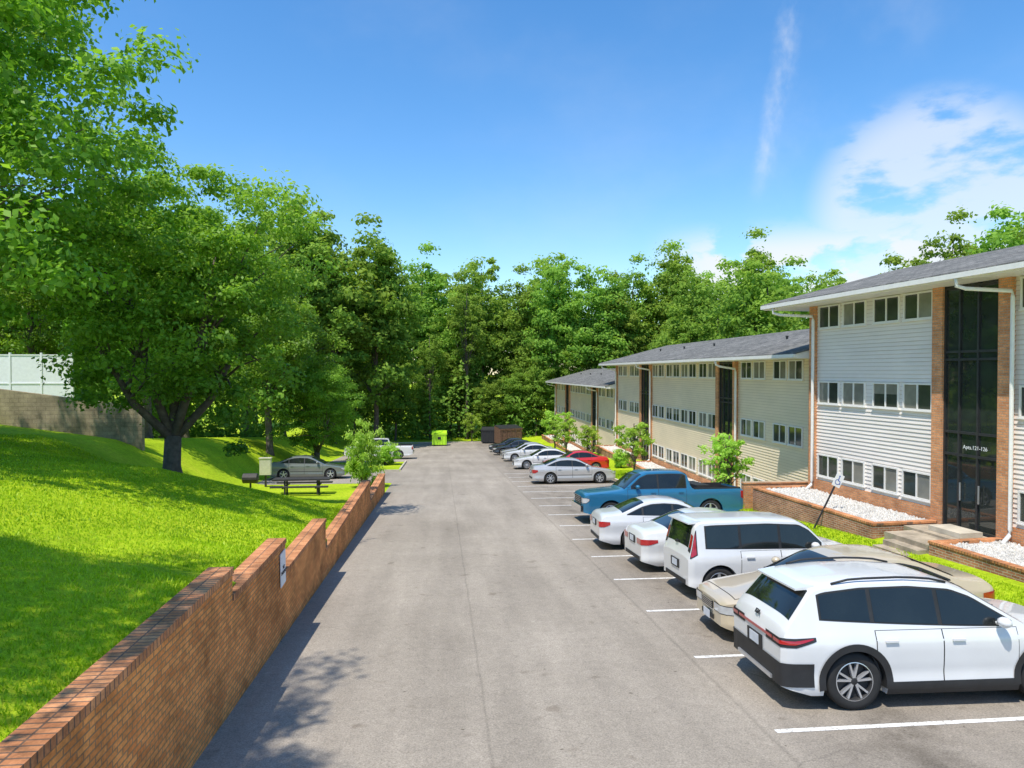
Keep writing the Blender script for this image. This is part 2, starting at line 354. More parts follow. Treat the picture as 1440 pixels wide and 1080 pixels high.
def building(loc,rz,layout,sid,label,over_far=2.1,over_near=1.2,text=None,downs=(),vents=True):
    E=empty('apartment_building',loc,rz,label,'building')
    tot=sum(l for _,l in layout)
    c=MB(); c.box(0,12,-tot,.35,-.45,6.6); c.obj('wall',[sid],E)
    s=0; sd=MB(); bk=MB(); st=0
    bk.box(-.12,-.001,.0,.35,-.9,6.53)
    for kind,l in layout:
        a,b=s,s+l
        if kind=='bay':
            z=.05
            while z<6.5:
                z1=min(z+.127,6.54)
                sd.add([(-.030,-a,z),(-.030,-b,z),(-.004,-b,z1),(-.004,-a,z1)],[(0,3,2,1)])
                sd.add([(-.030,-a,z),(-.030,-b,z),(-.003,-b,z),(-.003,-a,z)],[(0,1,2,3)]); z+=.127
            bk.box(-.05,-.001,-b+.001,-a-.001,-.9,.049)
            for half in (0,1):
                cc=a+l*(.25+.5*half)+(.0 if l>6.4 else (-.015 if half==0 else .06))
                for q in (-1,1):
                    for zr in (.19,2.88,5.64):
                        wo=mkobj('window',WF,E,(0,-(cc+q*.69),zr)); 
                        mkobj('pane',random.choice([WP[0],WP[0],WP[0],WP[1],WP[2],WP[3],WP[4]]),wo)
        else:
            bk.box(-.16,-.001,-(a+.38),-(a+.0),-.9,6.53); bk.box(-.16,-.001,-b,-(b-.38),-.9,6.53)
            ga,gb=a+.38,b-.38
            G=mkobj('stairwell_glazing',None,E,(0,-(ga+gb)/2,0)); hw=(gb-ga)/2
            p=MB(); p.box(-.04,-.01,-hw,hw,-.4,6.5); p.obj('glass',[TINT],G)
            fr=MB()
            for yy in (-hw+.03,-.25*hw,.42*hw,hw-.03): fr.box(-.09,-.041,yy-.03,yy+.03,-.4,6.5)
            for zz in (-.38,1.72,2.35,4.4,4.62,6.42): fr.box(-.085,-.041,-hw+.06,hw-.06,zz-.035,zz+.035)
            fr.obj('frame',[DARKM],G)
            if st==0:
                t=MB()
                for yy in (-.25*hw-.1,.42*hw-.1): t.box(-.13,-.10,yy-.015,yy+.015,.45,.95)
                t.obj('handle',[ALLOY],G)
            if text and st==0: text_mesh('lettering',text,.15,SIGNW,G,(-.095,-.18,1.96),(rad(90),0,rad(-90)))
            st+=1
        s=b
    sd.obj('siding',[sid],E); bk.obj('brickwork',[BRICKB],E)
    ya,yb=over_far,-tot-over_near
    f=MB(); pr=[(-1,6.5),(-1,6.68),(5,8.24),(11,6.68),(11,6.5)]
    v=[(x,ya,z) for x,z in pr]+[(x,yb,z) for x,z in pr]
    f.add(v,[(0,1,2,3,4),(9,8,7,6,5),(0,5,6,1),(3,8,9,4),(0,4,9,5),(1,6,7,2),(2,7,8,3)])
    r=MB(); pr=[(-1.06,6.67),(-1.06,6.71),(5,8.29),(11.06,6.71),(11.06,6.67),(5,8.245)]
    v=[(x,ya+.05,z) for x,z in pr]+[(x,yb-.05,z) for x,z in pr]
    r.add(v,[(0,1,2,5),(5,2,3,4),(11,8,7,6),(10,9,8,11),(1,7,8,2),(2,8,9,3),(0,6,7,1),(4,3,9,10),(0,5,11,6),(5,4,10,11)])
    RO=r.obj('roof',[SHING],E)
    f.obj('fascia',[WHITE],RO)
    gm=MB(); gm.box(-1.13,-1.003,yb,ya,6.53,6.665); gm.obj('gutter',[WHITE],RO)
    if vents:
        vm=MB(); vm.tube([(0,0,-.55),(0,0,-.25),(0,0,-.249),(0,0,-.19)],[.05,.05,.075,.075],10); vme=vm.mesh('vent_pipe',[DARKM])
        for t in (-4.2,-9.6,-15.1,-24.5): mkobj('vent_pipe',vme,RO,(2.3,t,7.95))
    for (s0,s1) in downs:
        d=MB(); d.tube([(-1.07,-s0,6.55),(-1.05,-s0,6.33),(-.9,-s0-(s1-s0)*.15,6.25),(-.25,-s1,6.12),(-.22,-s1,5.95),(-.22,-s1,0),(-.25,-s1,-.15),(-.55,-s1-.1,-.32)],[.055]*8,8)
        d.obj('downspout',[WHITE],E,smooth=True)
    return E
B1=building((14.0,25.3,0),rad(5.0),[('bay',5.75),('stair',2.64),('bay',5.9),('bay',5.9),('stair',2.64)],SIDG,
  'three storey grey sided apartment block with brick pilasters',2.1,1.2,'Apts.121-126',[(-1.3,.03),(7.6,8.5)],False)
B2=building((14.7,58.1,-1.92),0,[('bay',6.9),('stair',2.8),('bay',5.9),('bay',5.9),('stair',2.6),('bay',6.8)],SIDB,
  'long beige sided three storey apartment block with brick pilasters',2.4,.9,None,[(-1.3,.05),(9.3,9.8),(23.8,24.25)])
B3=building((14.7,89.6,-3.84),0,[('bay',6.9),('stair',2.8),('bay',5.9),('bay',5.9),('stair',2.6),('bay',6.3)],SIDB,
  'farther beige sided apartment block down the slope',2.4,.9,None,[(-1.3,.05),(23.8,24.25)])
def planter(loc,rz,x0,x1,y0,y1,ztop,zbase,label,n=900):
    E=empty('planter_bed',loc,rz,label,'planter')
    m=MB(); t=.2
    m.box(x0,x0+t,y0,y1,zbase,ztop-.06); m.box(x0+t,x1,y0,y0+t,zbase,ztop-.06); m.box(x0+t,x1,y1-t,y1,zbase,ztop-.06)
    m.obj('wall',[BRICKP],E)
    m=MB(); m.box(x0-.02,x0+t+.01,y0-.02,y1+.02,ztop-.059,ztop); m.box(x0+t+.011,x1,y0-.02,y0+t,ztop-.059,ztop); m.box(x0+t+.011,x1,y1-t,y1+.02,ztop-.059,ztop)
    m.obj('coping',[BRICKTOP],E)
    zg=ztop-.08
    m=MB(); m.box(x0+t,x1,y0+t,y1-t,zg-.3,zg)
    for i in range(n):
        x=random.uniform(x0+t+.05,x1-.05); y=random.uniform(y0+t+.05,y1-t-.05); r=random.uniform(.04,.10); a=random.uniform(0,6.28)
        vs=[(x+r*math.cos(a+k*2.09)*random.uniform(.7,1.2),y+r*math.sin(a+k*2.09)*random.uniform(.7,1.2),zg-.005) for k in range(3)]
        vs+=[(x+random.uniform(-.3,.3)*r,y+random.uniform(-.3,.3)*r,zg+r*random.uniform(.6,1.1))]
        m.add(vs,[(0,1,3),(1,2,3),(2,0,3)])
    o=m.obj('white_gravel',[GRAVEL],E); o['kind']='stuff'
planter((14,25.3,0),rad(5),-2.25,-.13,-6.0,.6,-.28,-1.9,'brick planter filled with white gravel beside grey block',3300)
planter((14,25.3,0),rad(5),-2.25,-.17,-16,-8.1,-.28,-1.9,'brick planter filled with white stones by the entrance',3200)
planter((14.7,58.1,-1.92),0,-1.9,-.17,-6.8,.3,-.15,-1.6,'raised brick planter with white gravel at beige block',500)
planter((14.7,58.1,-1.92),0,-1.9,-.17,-21.3,-9.9,-.2,-1.2,'long brick planter with white gravel at beige block',1500)
planter((14.7,58.1,-1.92),0,-1.7,-.17,-30.2,-24.3,-.2,-1.2,'low brick planter with white gravel below bank',700)
planter((14.7,89.6,-3.84),0,-1.9,-.17,-6.8,.3,-.1,-1.6,'brick planter at the far beige block',200)
planter((14.7,89.6,-3.84),0,-1.9,-.17,-21.3,-9.9,-.1,-1.6,'brick planter in front of far block',300)
planter((14.7,89.6,-3.84),0,-1.9,-.17,-30,-24.3,-.1,-1.6,'brick planter near the gap between blocks',200)
m=MB(); m.box(0,2.9,0,.22,-2.0,.94); m.box(-.02,2.92,-.02,.24,.941,1.0)
thing(m.obj('garden_wall',[BRICKB],None,(11.6,26.25,-1.2)),'red brick retaining wall between the two blocks','wall')
E=empty('entrance_steps',(14,25.3,0),rad(5),'worn concrete entrance path and steps to the glazed stairwell','steps')
m=MB(); m.box(-1.3,-.17,-8.07,-6.05,-1.5,-.36); m.box(-2.2,-1.301,-8.05,-6.4,-1.5,-.42); m.obj('landing',[STEPC],E)
for i in range(3):
    m=MB(); m.box(-2.2-.32*(i+1),-2.201-.32*i,-8.0,-6.75,-1.6,-.55-.13*i); m.obj('step',[STEPC],E)
m=MB(); m.box(-1.05,-.35,-7.8,-6.7,-.355,-.22); m.obj('stone_slab',[CONC],E)
m=MB(); m.box(11,14.4,-.9,.9,-.3,0); thing(m.obj('path',[CONC],None,(0,35.2,float(h(11.3,35.2))-.05),(0,rad(6),0)),'concrete path crossing the grass to entrance','path',kind='structure')
# ------------------------------------------------------------ cars
def smooth_interp(pts,x,w=.07):
    xs_=np.array([p[0] for p in pts]); zs=np.array([p[1] for p in pts])
    L=xs_[-1]; acc=0
    for o in np.linspace(-w,w,9): acc=acc+np.interp(np.clip(x+o,0,L),xs_,zs)
    return acc/9
class Car:
    def __init__(s,T,L,hw,roof,belt,wheels,wr,clear=.2,tum=.2,e=.07,bed=None,wplan=None,kick=.05):
        s.Tp=T;s.L=L;s.hw=hw;s.roof=roof;s.belt=belt;s.wheels=wheels;s.wr=wr;s.clear=clear;s.tum=tum;s.e=e;s.bed=bed;s.kick=kick
        s.wp=wplan or [(0,.80),(.05,.885),(.15,.935),(.4,.975),(.9,1),(L-.9,1),(L-.4,.98),(L-.15,.945),(L-.05,.90),(L,.83)]
        s.sz=[(.1,.88),(.22,.945),(.32,.985),(.40,.975),(.50,.968),(.62,.985),(belt-.24,1.0),(belt-.13,.995),(belt-.06,.965),(belt+.0,.945),(roof,.94-tum)]
    def T(s,x): return float(smooth_interp(s.Tp,np.clip(x,0,s.L),.04))
    def side(s,x,z):
        a=float(smooth_interp(s.wp,np.clip(x,0,s.L),.03)); b=float(np.interp(z,[p[0] for p in s.sz],[p[1] for p in s.sz])); return s.hw*a*b
    def B(s,x):
        b=s.clear+.10*max(0,1-x/.35)+.12*max(0,1-(s.L-x)/.4); R_=s.wr+.055
        for w in s.wheels:
            d=abs(x-w)
            if d<=R_: b=max(b,s.wr+math.sqrt(max(0,R_*R_-d*d)))
        return b
def half_section(c,x,nl=8,nu=9,nt_=7):
    Tz=c.T(x); e=c.e; B_=c.B(x); top=Tz-e; zm=min(c.wr*2+.08,B_+.6*(top-B_)); zm=max(zm,B_+.02); top=max(top,zm+.02)
    P=[(0,B_),(c.side(x,B_)*.9,B_)]
    for k in range(nl): z=B_+(zm-B_)*k/nl; P.append((c.side(x,z),z))
    for k in range(nu+1): z=zm+(top-zm)*k/nu; P.append((c.side(x,z),z))
    ys_=c.side(x,top)
    for j in range(1,nt_+1):
        v=[.97,.9,.8,.6,.4,.2,0][j-1]
        z=Tz-e*(v**5)
        if c.bed and c.bed[0]<x<c.bed[1]:
            v=[.97,.93,.9,.88,.5,.2,0][j-1]; z=top+.01 if j<=2 else c.bed[2]
        P.append((ys_*v,z))
    return P
def patch(mb,fn,us,vs,m=0,flip=False):
    vv=[fn(u,v) for u in us for v in vs]; n=len(vs); f=[]
    for i in range(len(us)-1):
        for j in range(n-1):
            q=(i*n+j,i*n+j+1,(i+1)*n+j+1,(i+1)*n+j); f.append(q[::-1] if flip else q)
    mb.add(vv,f,m)
def make_wheel(parent,x,y,sg_,r,w,style,cx):
    Wh=mkobj('wheel',None,parent,(x-cx,y,r))
    t=MB(); a=r*.68
    t.lathe_y([(a,-w/2+.01),(r*.80,-w/2-.004),(r*.93,-w/2+.003),(r*.985,-w/2+.025),(r,-w/4),(r,w/4),(r*.985,w/2-.025),(r*.93,w/2-.003),(r*.8,w/2+.004),(a,w/2-.01)],36)
    t.obj('tyre',[RUB],Wh,smooth=True)
    m=MB(); o=sg_*(w/2-.012); dk=1 if style=='split' else 0
    m.lathe_y([(a+.004,o),(a-.012,o+sg_*.004)],36)
    m.lathe_y([(a-.012,o+sg_*.004),(a-.024,o-sg_*.02),(a-.03,o-sg_*.09)],36,dk)
    m.lathe_y([(a-.024,o-sg_*.07),(.001,o-sg_*.07)],36,1)
    m.lathe_y([(.055,o-sg_*.06),(.055,o-sg_*.012),(.035,o-sg_*.002),(.001,o-sg_*.0)],16,dk)
    ns={'five':5,'seven':7,'ten':10,'split':5}[style]
    for k in range(ns):
        w0=2*math.pi*k/ns+.3
        for dw in ((-.26,.26) if style=='split' else (0,)):
            wd=.017 if style=='split' else .020 if style=='ten' else (.036 if style=='five' else .026)
            ww=w0+dw*.9; ca,sa=math.cos(ww),math.sin(ww); c0,s0=math.cos(w0),math.sin(w0)
            def P(rr,tt,yy,ca_,sa_): return (rr*ca_-tt*sa_,yy,rr*sa_+tt*ca_)
            p=[P(.03,-wd*1.1,o-sg_*.05,c0,s0),P(.03,wd*1.1,o-sg_*.05,c0,s0),P(a-.015,wd,o-sg_*.05,ca,sa),P(a-.015,-wd,o-sg_*.05,ca,sa),
               P(.03,-wd*.9,o-sg_*.008,c0,s0),P(.03,wd*.9,o-sg_*.008,c0,s0),P(a-.015,wd*.75,o-sg_*.006,ca,sa),P(a-.015,-wd*.75,o-sg_*.006,ca,sa)]
            m.add(p,[(0,1,2,3),(4,5,6,7),(0,1,5,4),(1,2,6,5),(2,3,7,6),(3,0,4,7)])
    m.obj('rim',[ALLOY,BLACKP],Wh)
def make_car(c,loc,rz,pm,label,cat='car',ws=(1.2,2.05),rw=None,sidewin=(1.45,3.9),pillars=(),doors=(),style='ten',
             clad=False,head=(.3,.45,.56,.70),tail=(.3,.45,.62,.82),grille=(.45,.42,.60),rails=False,spoiler=False,name='parked_car',
             emblem=None,tailhi=False,tower=None,group='cars parked in the bays',bonnet=False):
    E=empty(name,loc,rz,label,cat,group); L=c.L; cx=L/2; 
    E.rotation_euler=(math.atan(.058)*(-1 if math.cos(rz)>0 else 1),0,rz)
    xs_=set(np.linspace(0,L,64).tolist()+[.02,.05,.09,L-.02,L-.05,L-.09]+np.linspace(L-.45,L,19).tolist()+np.linspace(0,.3,9).tolist())
    R_=c.wr+.055
    for w in c.wheels:
        xs_|=set((w+R_*np.sin(np.linspace(-math.pi/2,math.pi/2,17))).tolist()); xs_|={w-R_-.003,w+R_+.003}
    if c.bed: xs_|={c.bed[0]+.001,c.bed[0]-.001,c.bed[1]-.001,c.bed[1]+.001}
    xs_=sorted(x for x in xs_ if 0<=x<=L)
    m=MB(); vs=[]
    for x in xs_:
        P=half_section(c,x); n=len(P)
        vs+=[(x-cx,y,z) for y,z in P]+[(x-cx,-y,z) for y,z in P]
    f=[]
    for i in range(len(xs_)-1):
        a=i*2*n;b=(i+1)*2*n
        for j in range(n-1):
            f.append((a+j,a+j+1,b+j+1,b+j)); f.append((a+n+j,b+n+j,b+n+j+1,a+n+j+1))
    for a,fl in ((0,1),((len(xs_)-1)*2*n,0)):
        for j in range(n-1):
            q=(a+j,a+j+1,a+n+j+1,a+n+j); f.append(q if fl else q[::-1])
    m.add(vs,f)
    body=m.obj('body',[pm],E,smooth=True)
    try: body.data.set_sharp_from_angle(angle=rad(38))
    except Exception: pass
    u=MB(); u.box(.35-cx,L-.4-cx,-c.hw*.74,c.hw*.74,c.clear-.03,c.clear+.45); u.obj('underbody',[BLACKP],E)
    up=lambda x:c.T(x)-c.e-.045
    xa_,xb_=sidewin
    bl=lambda x:c.belt+.012+c.kick*max(0,(x-xa_)/(xb_-xa_))**1.5
    def sp(x,v,zl,zu,off,sgn):
        z=zl+(zu-zl)*v; return (x-cx,sgn*(c.side(x,z)+off),z)
    for sgn in (1,-1):
        fl=sgn<0
        t=MB(); xa,xb=sidewin; us=np.linspace(xa,xb,40)
        patch(t,lambda x,v:sp(x,v,bl(x),max(bl(x)+.002,up(x)),.003,sgn),us,np.linspace(0,1,4),flip=fl)
        t.obj('window_trim',[BLACKP],E,smooth=True)
        edges=[xa]+list(pillars)+[xb]
        for a,b in zip(edges[:-1],edges[1:]):
            t=MB(); us=np.linspace(a+.03,b-.03,16)
            patch(t,lambda x,v:sp(x,v,bl(x)+.02,max(bl(x)+.021,up(x)-.025),.007,sgn),us,np.linspace(0,1,4),flip=fl)
            t.obj('side_window',[CARGLASS],E,smooth=True)
        for (a,b) in doors:
            t=MB(); us=np.linspace(a-.008,b+.008,24)
            lo=lambda x:max(c.clear+.17,c.B(x)+.075)
            patch(t,lambda x,v:sp(x,v,lo(x)-.01,c.belt+.005,.003,sgn),us,np.linspace(0,1,7),flip=fl)
            t.obj('door_gap',[BLACKP],E,smooth=True)
            t=MB(); us=np.linspace(a+.003,b-.003,24)
            patch(t,lambda x,v:sp(x,v,lo(x),c.belt-.002,.006,sgn),us,np.linspace(0,1,16),flip=fl)
            D=t.obj('door',[pm],E,smooth=True)
            hx=b-.20; hz=c.belt-.13; t=MB(); yy=sgn*(c.side(hx,hz)+.028); t.box(hx-.09-cx,hx+.09-cx,min(yy-.010,yy+.010),max(yy-.010,yy+.010),hz-.012,hz+.014)
            for q in (-.085,.07): t.box(hx+q-cx,hx+q+.015-cx,min(yy,yy-sgn*.03),max(yy,yy-sgn*.03),hz-.010,hz+.010)
            t.obj('handle',[pm],D)
        mx=sidewin[0]+.22; mz=c.belt+.10; my=c.side(mx,c.belt)+.13
        t=MB(); vs_=[];
        for i in range(7):
            th=math.pi*i/6
            for k in range(10):
                ph=2*math.pi*k/10; vs_.append((mx-cx+.085*math.cos(th),sgn*(my+.105*math.sin(th)*math.cos(ph)),mz+.075*math.sin(th)*math.sin(ph)))
        fs_=[(i*10+k,i*10+(k+1)%10,(i+1)*10+(k+1)%10,(i+1)*10+k) for i in range(6) for k in range(10)]
        t.add(vs_,fs_); t.tube([(mx-cx,sgn*(my-.08),mz-.02),(mx-cx,sgn*(my-.19),mz-.06)],[.025,.03],6)
        t.obj('wing_mirror',[pm],E,smooth=True)
        def wrap(front,xl,yin,z0,z1,mat,nm,off=.006,taper=.35,lift=.03):
            t=MB()
            sx=np.concatenate([np.linspace(xl,.02,9),[.0]])
            path=[(x,None) for x in sx]+[(0.0,f_) for f_ in np.linspace(.97,0,6)[1:]]
            n_=len(path); V=[]
            for i,(x,ff) in enumerate(path):
                k=i/(n_-1); tz=min(1,k/.35); zc=(z0+z1)/2+(1-tz)*lift; hh=(z1-z0)/2*(taper+(1-taper)*tz)
                X=x if front else L-x
                for z in (zc-hh,zc,zc+hh):
                    ys_=c.side(X,z)+off
                    if ff is None: yy=ys_; xx=X+(-off if front else off)*(1 if x<.1 else 0)
                    else: yy=yin+(ys_-yin)*ff; xx=(-off*1.2) if front else L+off*1.2
                    V.append((xx-cx,sgn*yy,z))
            fs_=[(i*3+j,i*3+j+1,(i+1)*3+j+1,(i+1)*3+j) for i in range(n_-1) for j in range(2)]
            t.add(V,fs_); return t.obj(nm,[mat],E,smooth=True)
        wrap(True,head[0],head[1],head[2]-.012,head[3]+.012,BLACKP,'headlight_housing',.004)
        wrap(True,head[0]-.02,head[1]+.02,head[2],head[3],LAMP,'headlight',.009)
        if tower:
            x0_,x1_,za_,zb2=tower
            for (off,mt,nm,gr) in ((.006,BLACKP,'tail_light_housing',.0),(.011,REDL,'tail_light',.025)):
                t=MB(); us=np.linspace(x0_+gr,L-.03-gr,9)
                patch(t,lambda x,v:sp(x,v,min(za_+gr+.5*max(0,x1_-x),zb2-.1),max(za_+gr+.02,min(zb2-gr,c.T(x)-c.e-.02-gr)),off,sgn),us,np.linspace(0,1,6),flip=fl)
                def cp(x,v): ys_=c.side(x,c.T(x)-c.e); return (x-cx+off,sgn*ys_*v,c.T(x)-c.e*abs(v)**5+off*.4)
                xs2=np.linspace(x0_+.06,L-.05-gr,8); patch(t,cp,xs2,np.linspace(.83+gr,.985,4),flip=not fl)
                t.obj(nm,[mt],E,smooth=True)
        elif clad:
            wrap(False,tail[0]+.04,tail[1]-.25,tail[2]-.04,tail[3]+.03,BLACKP,'tail_light_housing',.006,.4,.05)
            wrap(False,tail[0],tail[1],tail[2],tail[3],REDL,'tail_light',.012,.3,.05)
        else: wrap(False,tail[0],tail[1],tail[2],tail[3],REDL,'tail_light',.008,.5 if not tailhi else .9)
        if clad:
            wrap(False,.42,0,c.clear+.13,c.clear+.44,BLACKP,'bumper_cladding',.012,1,0)
            wrap(True,.42,0,c.clear+.1,c.clear+.28,BLACKP,'bumper_cladding',.012,1,0)
            t=MB(); us=np.linspace(c.wheels[0]+R_,c.wheels[1]-R_,10)
            patch(t,lambda x,v:sp(x,v,c.clear+.0,c.clear+.17,.016,sgn),us,np.linspace(0,1,4),flip=fl)
            t.obj('side_skirt',[BLACKP],E,smooth=True)
            for w in c.wheels:
                t=MB(); an=np.linspace(-.2,math.pi+.2,28)
                patch(t,lambda a_,r_:(w+r_*math.cos(a_)-cx,sgn*(c.side(w+r_*math.cos(a_),c.wr+r_*math.sin(a_))+.018),c.wr+r_*math.sin(a_)),an,(R_-.015,R_+.08),flip=fl)
                patch(t,lambda a_,q_:(w+(R_-.015)*math.cos(a_)-cx,sgn*(c.side(w+R_*math.cos(a_),c.wr+R_*math.sin(a_))+.018-q_),c.wr+(R_-.015)*math.sin(a_)),an,(0,.12),flip=fl)
                t.obj('wheel_arch',[BLACKP],E,smooth=True)
        if rails:
            t=MB(); pts=[(x-cx,sgn*(c.side(x,c.roof)-.02),c.T(x)+.005) for x in np.linspace(ws[1]+.25,L-.8,8)]
            pts[0]=(pts[0][0],pts[0][1],pts[0][2]-.03); pts[-1]=(pts[-1][0],pts[-1][1],pts[-1][2]-.03)
            t.tube(pts,[.016]*8,6); t.obj('roof_rail',[BLACKP],E,smooth=True)
        for w in c.wheels: make_wheel(E,w,sgn*(c.side(w,.5)-.125),sgn,c.wr,.225,style,cx)
    def cap(x,v,off,d):
        top=c.T(x)-c.e; ys_=c.side(x,top); return (x-cx+d*off*.6,ys_*v,c.T(x)-c.e*abs(v)**5+off)
    for nm,rg,d in (('windscreen',ws,-1),('rear_window',rw,1)):
        if rg is None: continue
        vm_=.9 if not (tower and d==1) else .8
        t=MB(); patch(t,lambda x,v:cap(x,v,.006,d),np.linspace(rg[0],rg[1],14),np.linspace(-vm_,vm_,13))
        t.obj(nm,[CARGLASS],E,smooth=True)
    if bonnet:
        for (mt,nm,gr,off) in ((BLACKP,'bonnet_gap',0,.003),(pm,'bonnet',.012,.006)):
            t=MB(); patch(t,lambda x,v:cap(x,v,off,0),np.linspace(.22+gr,ws[0]-.06-gr,12),np.linspace(-.86+gr,.86-gr,13)); t.obj(nm,[mt],E,smooth=True)
    wx=ws[0]+.03
    for yo in (-.1,.55):
        t=MB(); t.tube([cap(wx-.02,(-yo)/c.hw,.02,0),cap(wx+.12,(-yo-.55)/c.hw if yo>0 else .62,.02,0)],[.008,.006],5); t.obj('wiper',[BLACKP],E)
    gw,gz0,gz1=grille
    t=MB(); t.box(-.022-cx,-.004-cx,-gw,gw,gz0,gz1); t.box(-.02-cx,-.004-cx,-gw*1.1,gw*1.1,c.clear+.14,c.clear+.22)
    G=t.obj('grille',[BLACKP],E)
    t=MB(); 
    for k in range(0,5): zz=gz0+(gz1-gz0)*k/4; t.box(-.03-cx,-.0225-cx,-gw*.98,gw*.98,zz-.006,zz+.006)
    t.obj('grille_bar',[CHROME],G)
    t=MB(); t.box(-.04-cx,-.031-cx,-.15,.15,c.clear+.12,c.clear+.26); t.obj('number_plate',[PLATE],E)
    if cat=='pickup truck':
        t=MB(); t.box(-.10-cx,-.005-cx,-c.hw*.86,c.hw*.86,.46,.68); t.obj('bumper',[CHROME],E)
        t=MB(); t.box(L+.004-cx,L+.10-cx,-c.hw*.86,c.hw*.86,.5,.68); t.obj('bumper',[CHROME],E)
        b0,b1,bz=c.bed; yw=c.hw*.86; zt=c.T(b0+.2)
        t=MB(); t.box(b0+.03-cx,b1-.03-cx,-yw,yw,bz+.005,bz+.03)
        t.box(b0-.0-cx,b0+.03-cx,-yw,yw,bz,zt-.03); t.box(b1-.03-cx,b1-.0-cx,-yw,yw,bz,zt-.07)
        for s2 in(-1,1):
            t.box(b0-cx,b1-cx,min(s2*yw,s2*(yw+.07)),max(s2*yw,s2*(yw+.07)),bz+.04,zt-.03)
            t.box(b0-cx,b1-cx,min(s2*(yw+.01),s2*(c.hw*.925)),max(s2*(yw+.01),s2*(c.hw*.925)),zt-.029,zt+.012)
        t.obj('bed_liner',[BLACKP],E)
        t=MB(); t.box(b0+.12-cx,b0+.62-cx,-yw*.95,yw*.95,bz+.031,zt+.10); t.obj('tool_box',[BLACKP],E)
    pz=tail[2]-.0 if not clad else tail[2]-.22
    if tailhi or tower: pz=c.clear+.42
    t=MB(); t.box(L+.004-cx,L+.02-cx,-.25,.25,pz-.03,pz+.16,1); t.box(L+.021-cx,L+.028-cx,-.152,.152,pz,pz+.14,0); t.obj('number_plate',[PLATE,BLACKP],E)
    if not clad:
        t=MB(); t.box(L+.002-cx,L+.016-cx,-c.hw*.7,c.hw*.7,c.clear+.13,c.clear+.22); t.obj('bumper_insert',[BLACKP],E)
    else:
        t=MB(); t.box(L+.014-cx,L+.04-cx,-c.hw*.62,c.hw*.62,c.clear+.15,c.clear+.20); t.obj('skid_plate',[ALLOY],E)
        t=MB(); t.box(L+.008-cx,L+.014-cx,-.62*c.hw,.62*c.hw,(tail[2]+tail[3])/2-.02,(tail[2]+tail[3])/2+.02); t.obj('light_bar',[REDL],E)
    if spoiler:
        x=rw[0]; w_=c.side(x,c.roof-.05)*.92; t=MB(); z=c.T(x)
        t.add([(x-.12-cx,-w_,z+.03),(x-.12-cx,w_,z+.03),(x+.16-cx,w_*.96,z-.01),(x+.16-cx,-w_*.96,z-.01),
               (x-.12-cx,-w_,z-.02),(x-.12-cx,w_,z-.02),(x+.16-cx,w_*.96,z-.035),(x+.16-cx,-w_*.96,z-.035)],
              [(0,1,2,3),(7,6,5,4),(3,2,6,7),(0,3,7,4),(1,5,6,2)]); t.obj('spoiler',[pm],E)
    if emblem:
        xe=L-.07; text_mesh('emblem',emblem,.10,DARKM,E,(xe+.03-cx,0,c.T(xe)-.01+.02),(rad(60),0,rad(90)),.006)
    return E
def suv():
    T=[(0,.76),(.05,.90),(.25,1.01),(1.05,1.11),(1.18,1.13),(1.92,1.57),(2.2,1.67),(2.8,1.72),(3.5,1.71),(4.02,1.66),(4.18,1.61),(4.50,1.22),(4.57,1.13),(4.63,1.05),(4.66,.88)]
    wp=[(0,.80),(.05,.885),(.15,.935),(.4,.975),(.9,1),(3.8,1),(4.3,.99),(4.52,.965),(4.61,.93),(4.66,.87)]
    return Car(T,4.66,.93,1.72,1.06,(.9,3.66),.385,.21,.19,.06,kick=.13,wplan=wp)
def boxy():
    T=[(0,.84),(.05,.96),(.25,1.06),(.76,1.12),(.84,1.14),(1.26,1.56),(1.48,1.67),(2.2,1.71),(3.4,1.70),(3.72,1.68),(3.82,1.60),(3.93,1.12),(3.97,1.02),(4.0,.86)]
    wp=[(0,.84),(.05,.91),(.15,.955),(.4,.985),(.9,1),(3.2,1),(3.7,.99),(3.88,.97),(3.95,.94),(4.0,.89)]
    return Car(T,4.0,.90,1.71,1.04,(.78,3.32),.355,.2,.115,.06,wplan=wp,kick=.05)
def sedan(L=4.85,nose=.60,wp=None):
    k=L/4.85
    T=[(0,nose),(.05,nose+.08),(.3,.78+(nose-.6)*.4),(1.15,.92),(1.28,.95),(2.05,1.34),(2.35,1.43),(2.8,1.46),(3.2,1.44),(3.5,1.37),(4.15,1.10),(4.3,1.08),(4.68,1.04),(4.80,.96),(4.85,.80)]
    T=[(x*k,z) for x,z in T]
    return Car(T,L,.915,1.46,.96,(.95*k,3.82*k),.325,.17,.2,.07,wplan=wp)
def truck():
    T=[(0,.92),(.05,1.06),(.2,1.12),(1.35,1.22),(1.5,1.25),(2.1,1.74),(2.4,1.86),(3.2,1.88),(3.75,1.86),(3.93,1.76),(4.02,1.26),(4.1,1.24),(5.95,1.24),(6.0,1.20)]
    wp=[(0,.86),(.06,.93),(.2,.97),(.6,1),(5.6,1),(5.9,.99),(6.0,.96)]
    return Car(T,6.0,.99,1.88,1.24,(1.0,4.75),.41,.34,.17,.05,bed=(4.15,5.92,.78),wplan=wp,kick=0)
PW=paint('paint_white',(.74,.735,.72)); PW2=paint('paint_pearl',(.68,.68,.68)); PB=paint('paint_beige',(.60,.50,.35),.1,.35)
PS=paint('paint_silver',(.56,.55,.54),.3,.35); PBL=paint('paint_blue',(.022,.17,.32),.2,.3); PR=paint('paint_red',(.6,.02,.02)); PD=paint('paint_dark',(.03,.035,.045)); PG=paint('paint_grey',(.22,.24,.22),.3)
def at(x,y): return (x,y,float(g(y)))
PI=math.pi
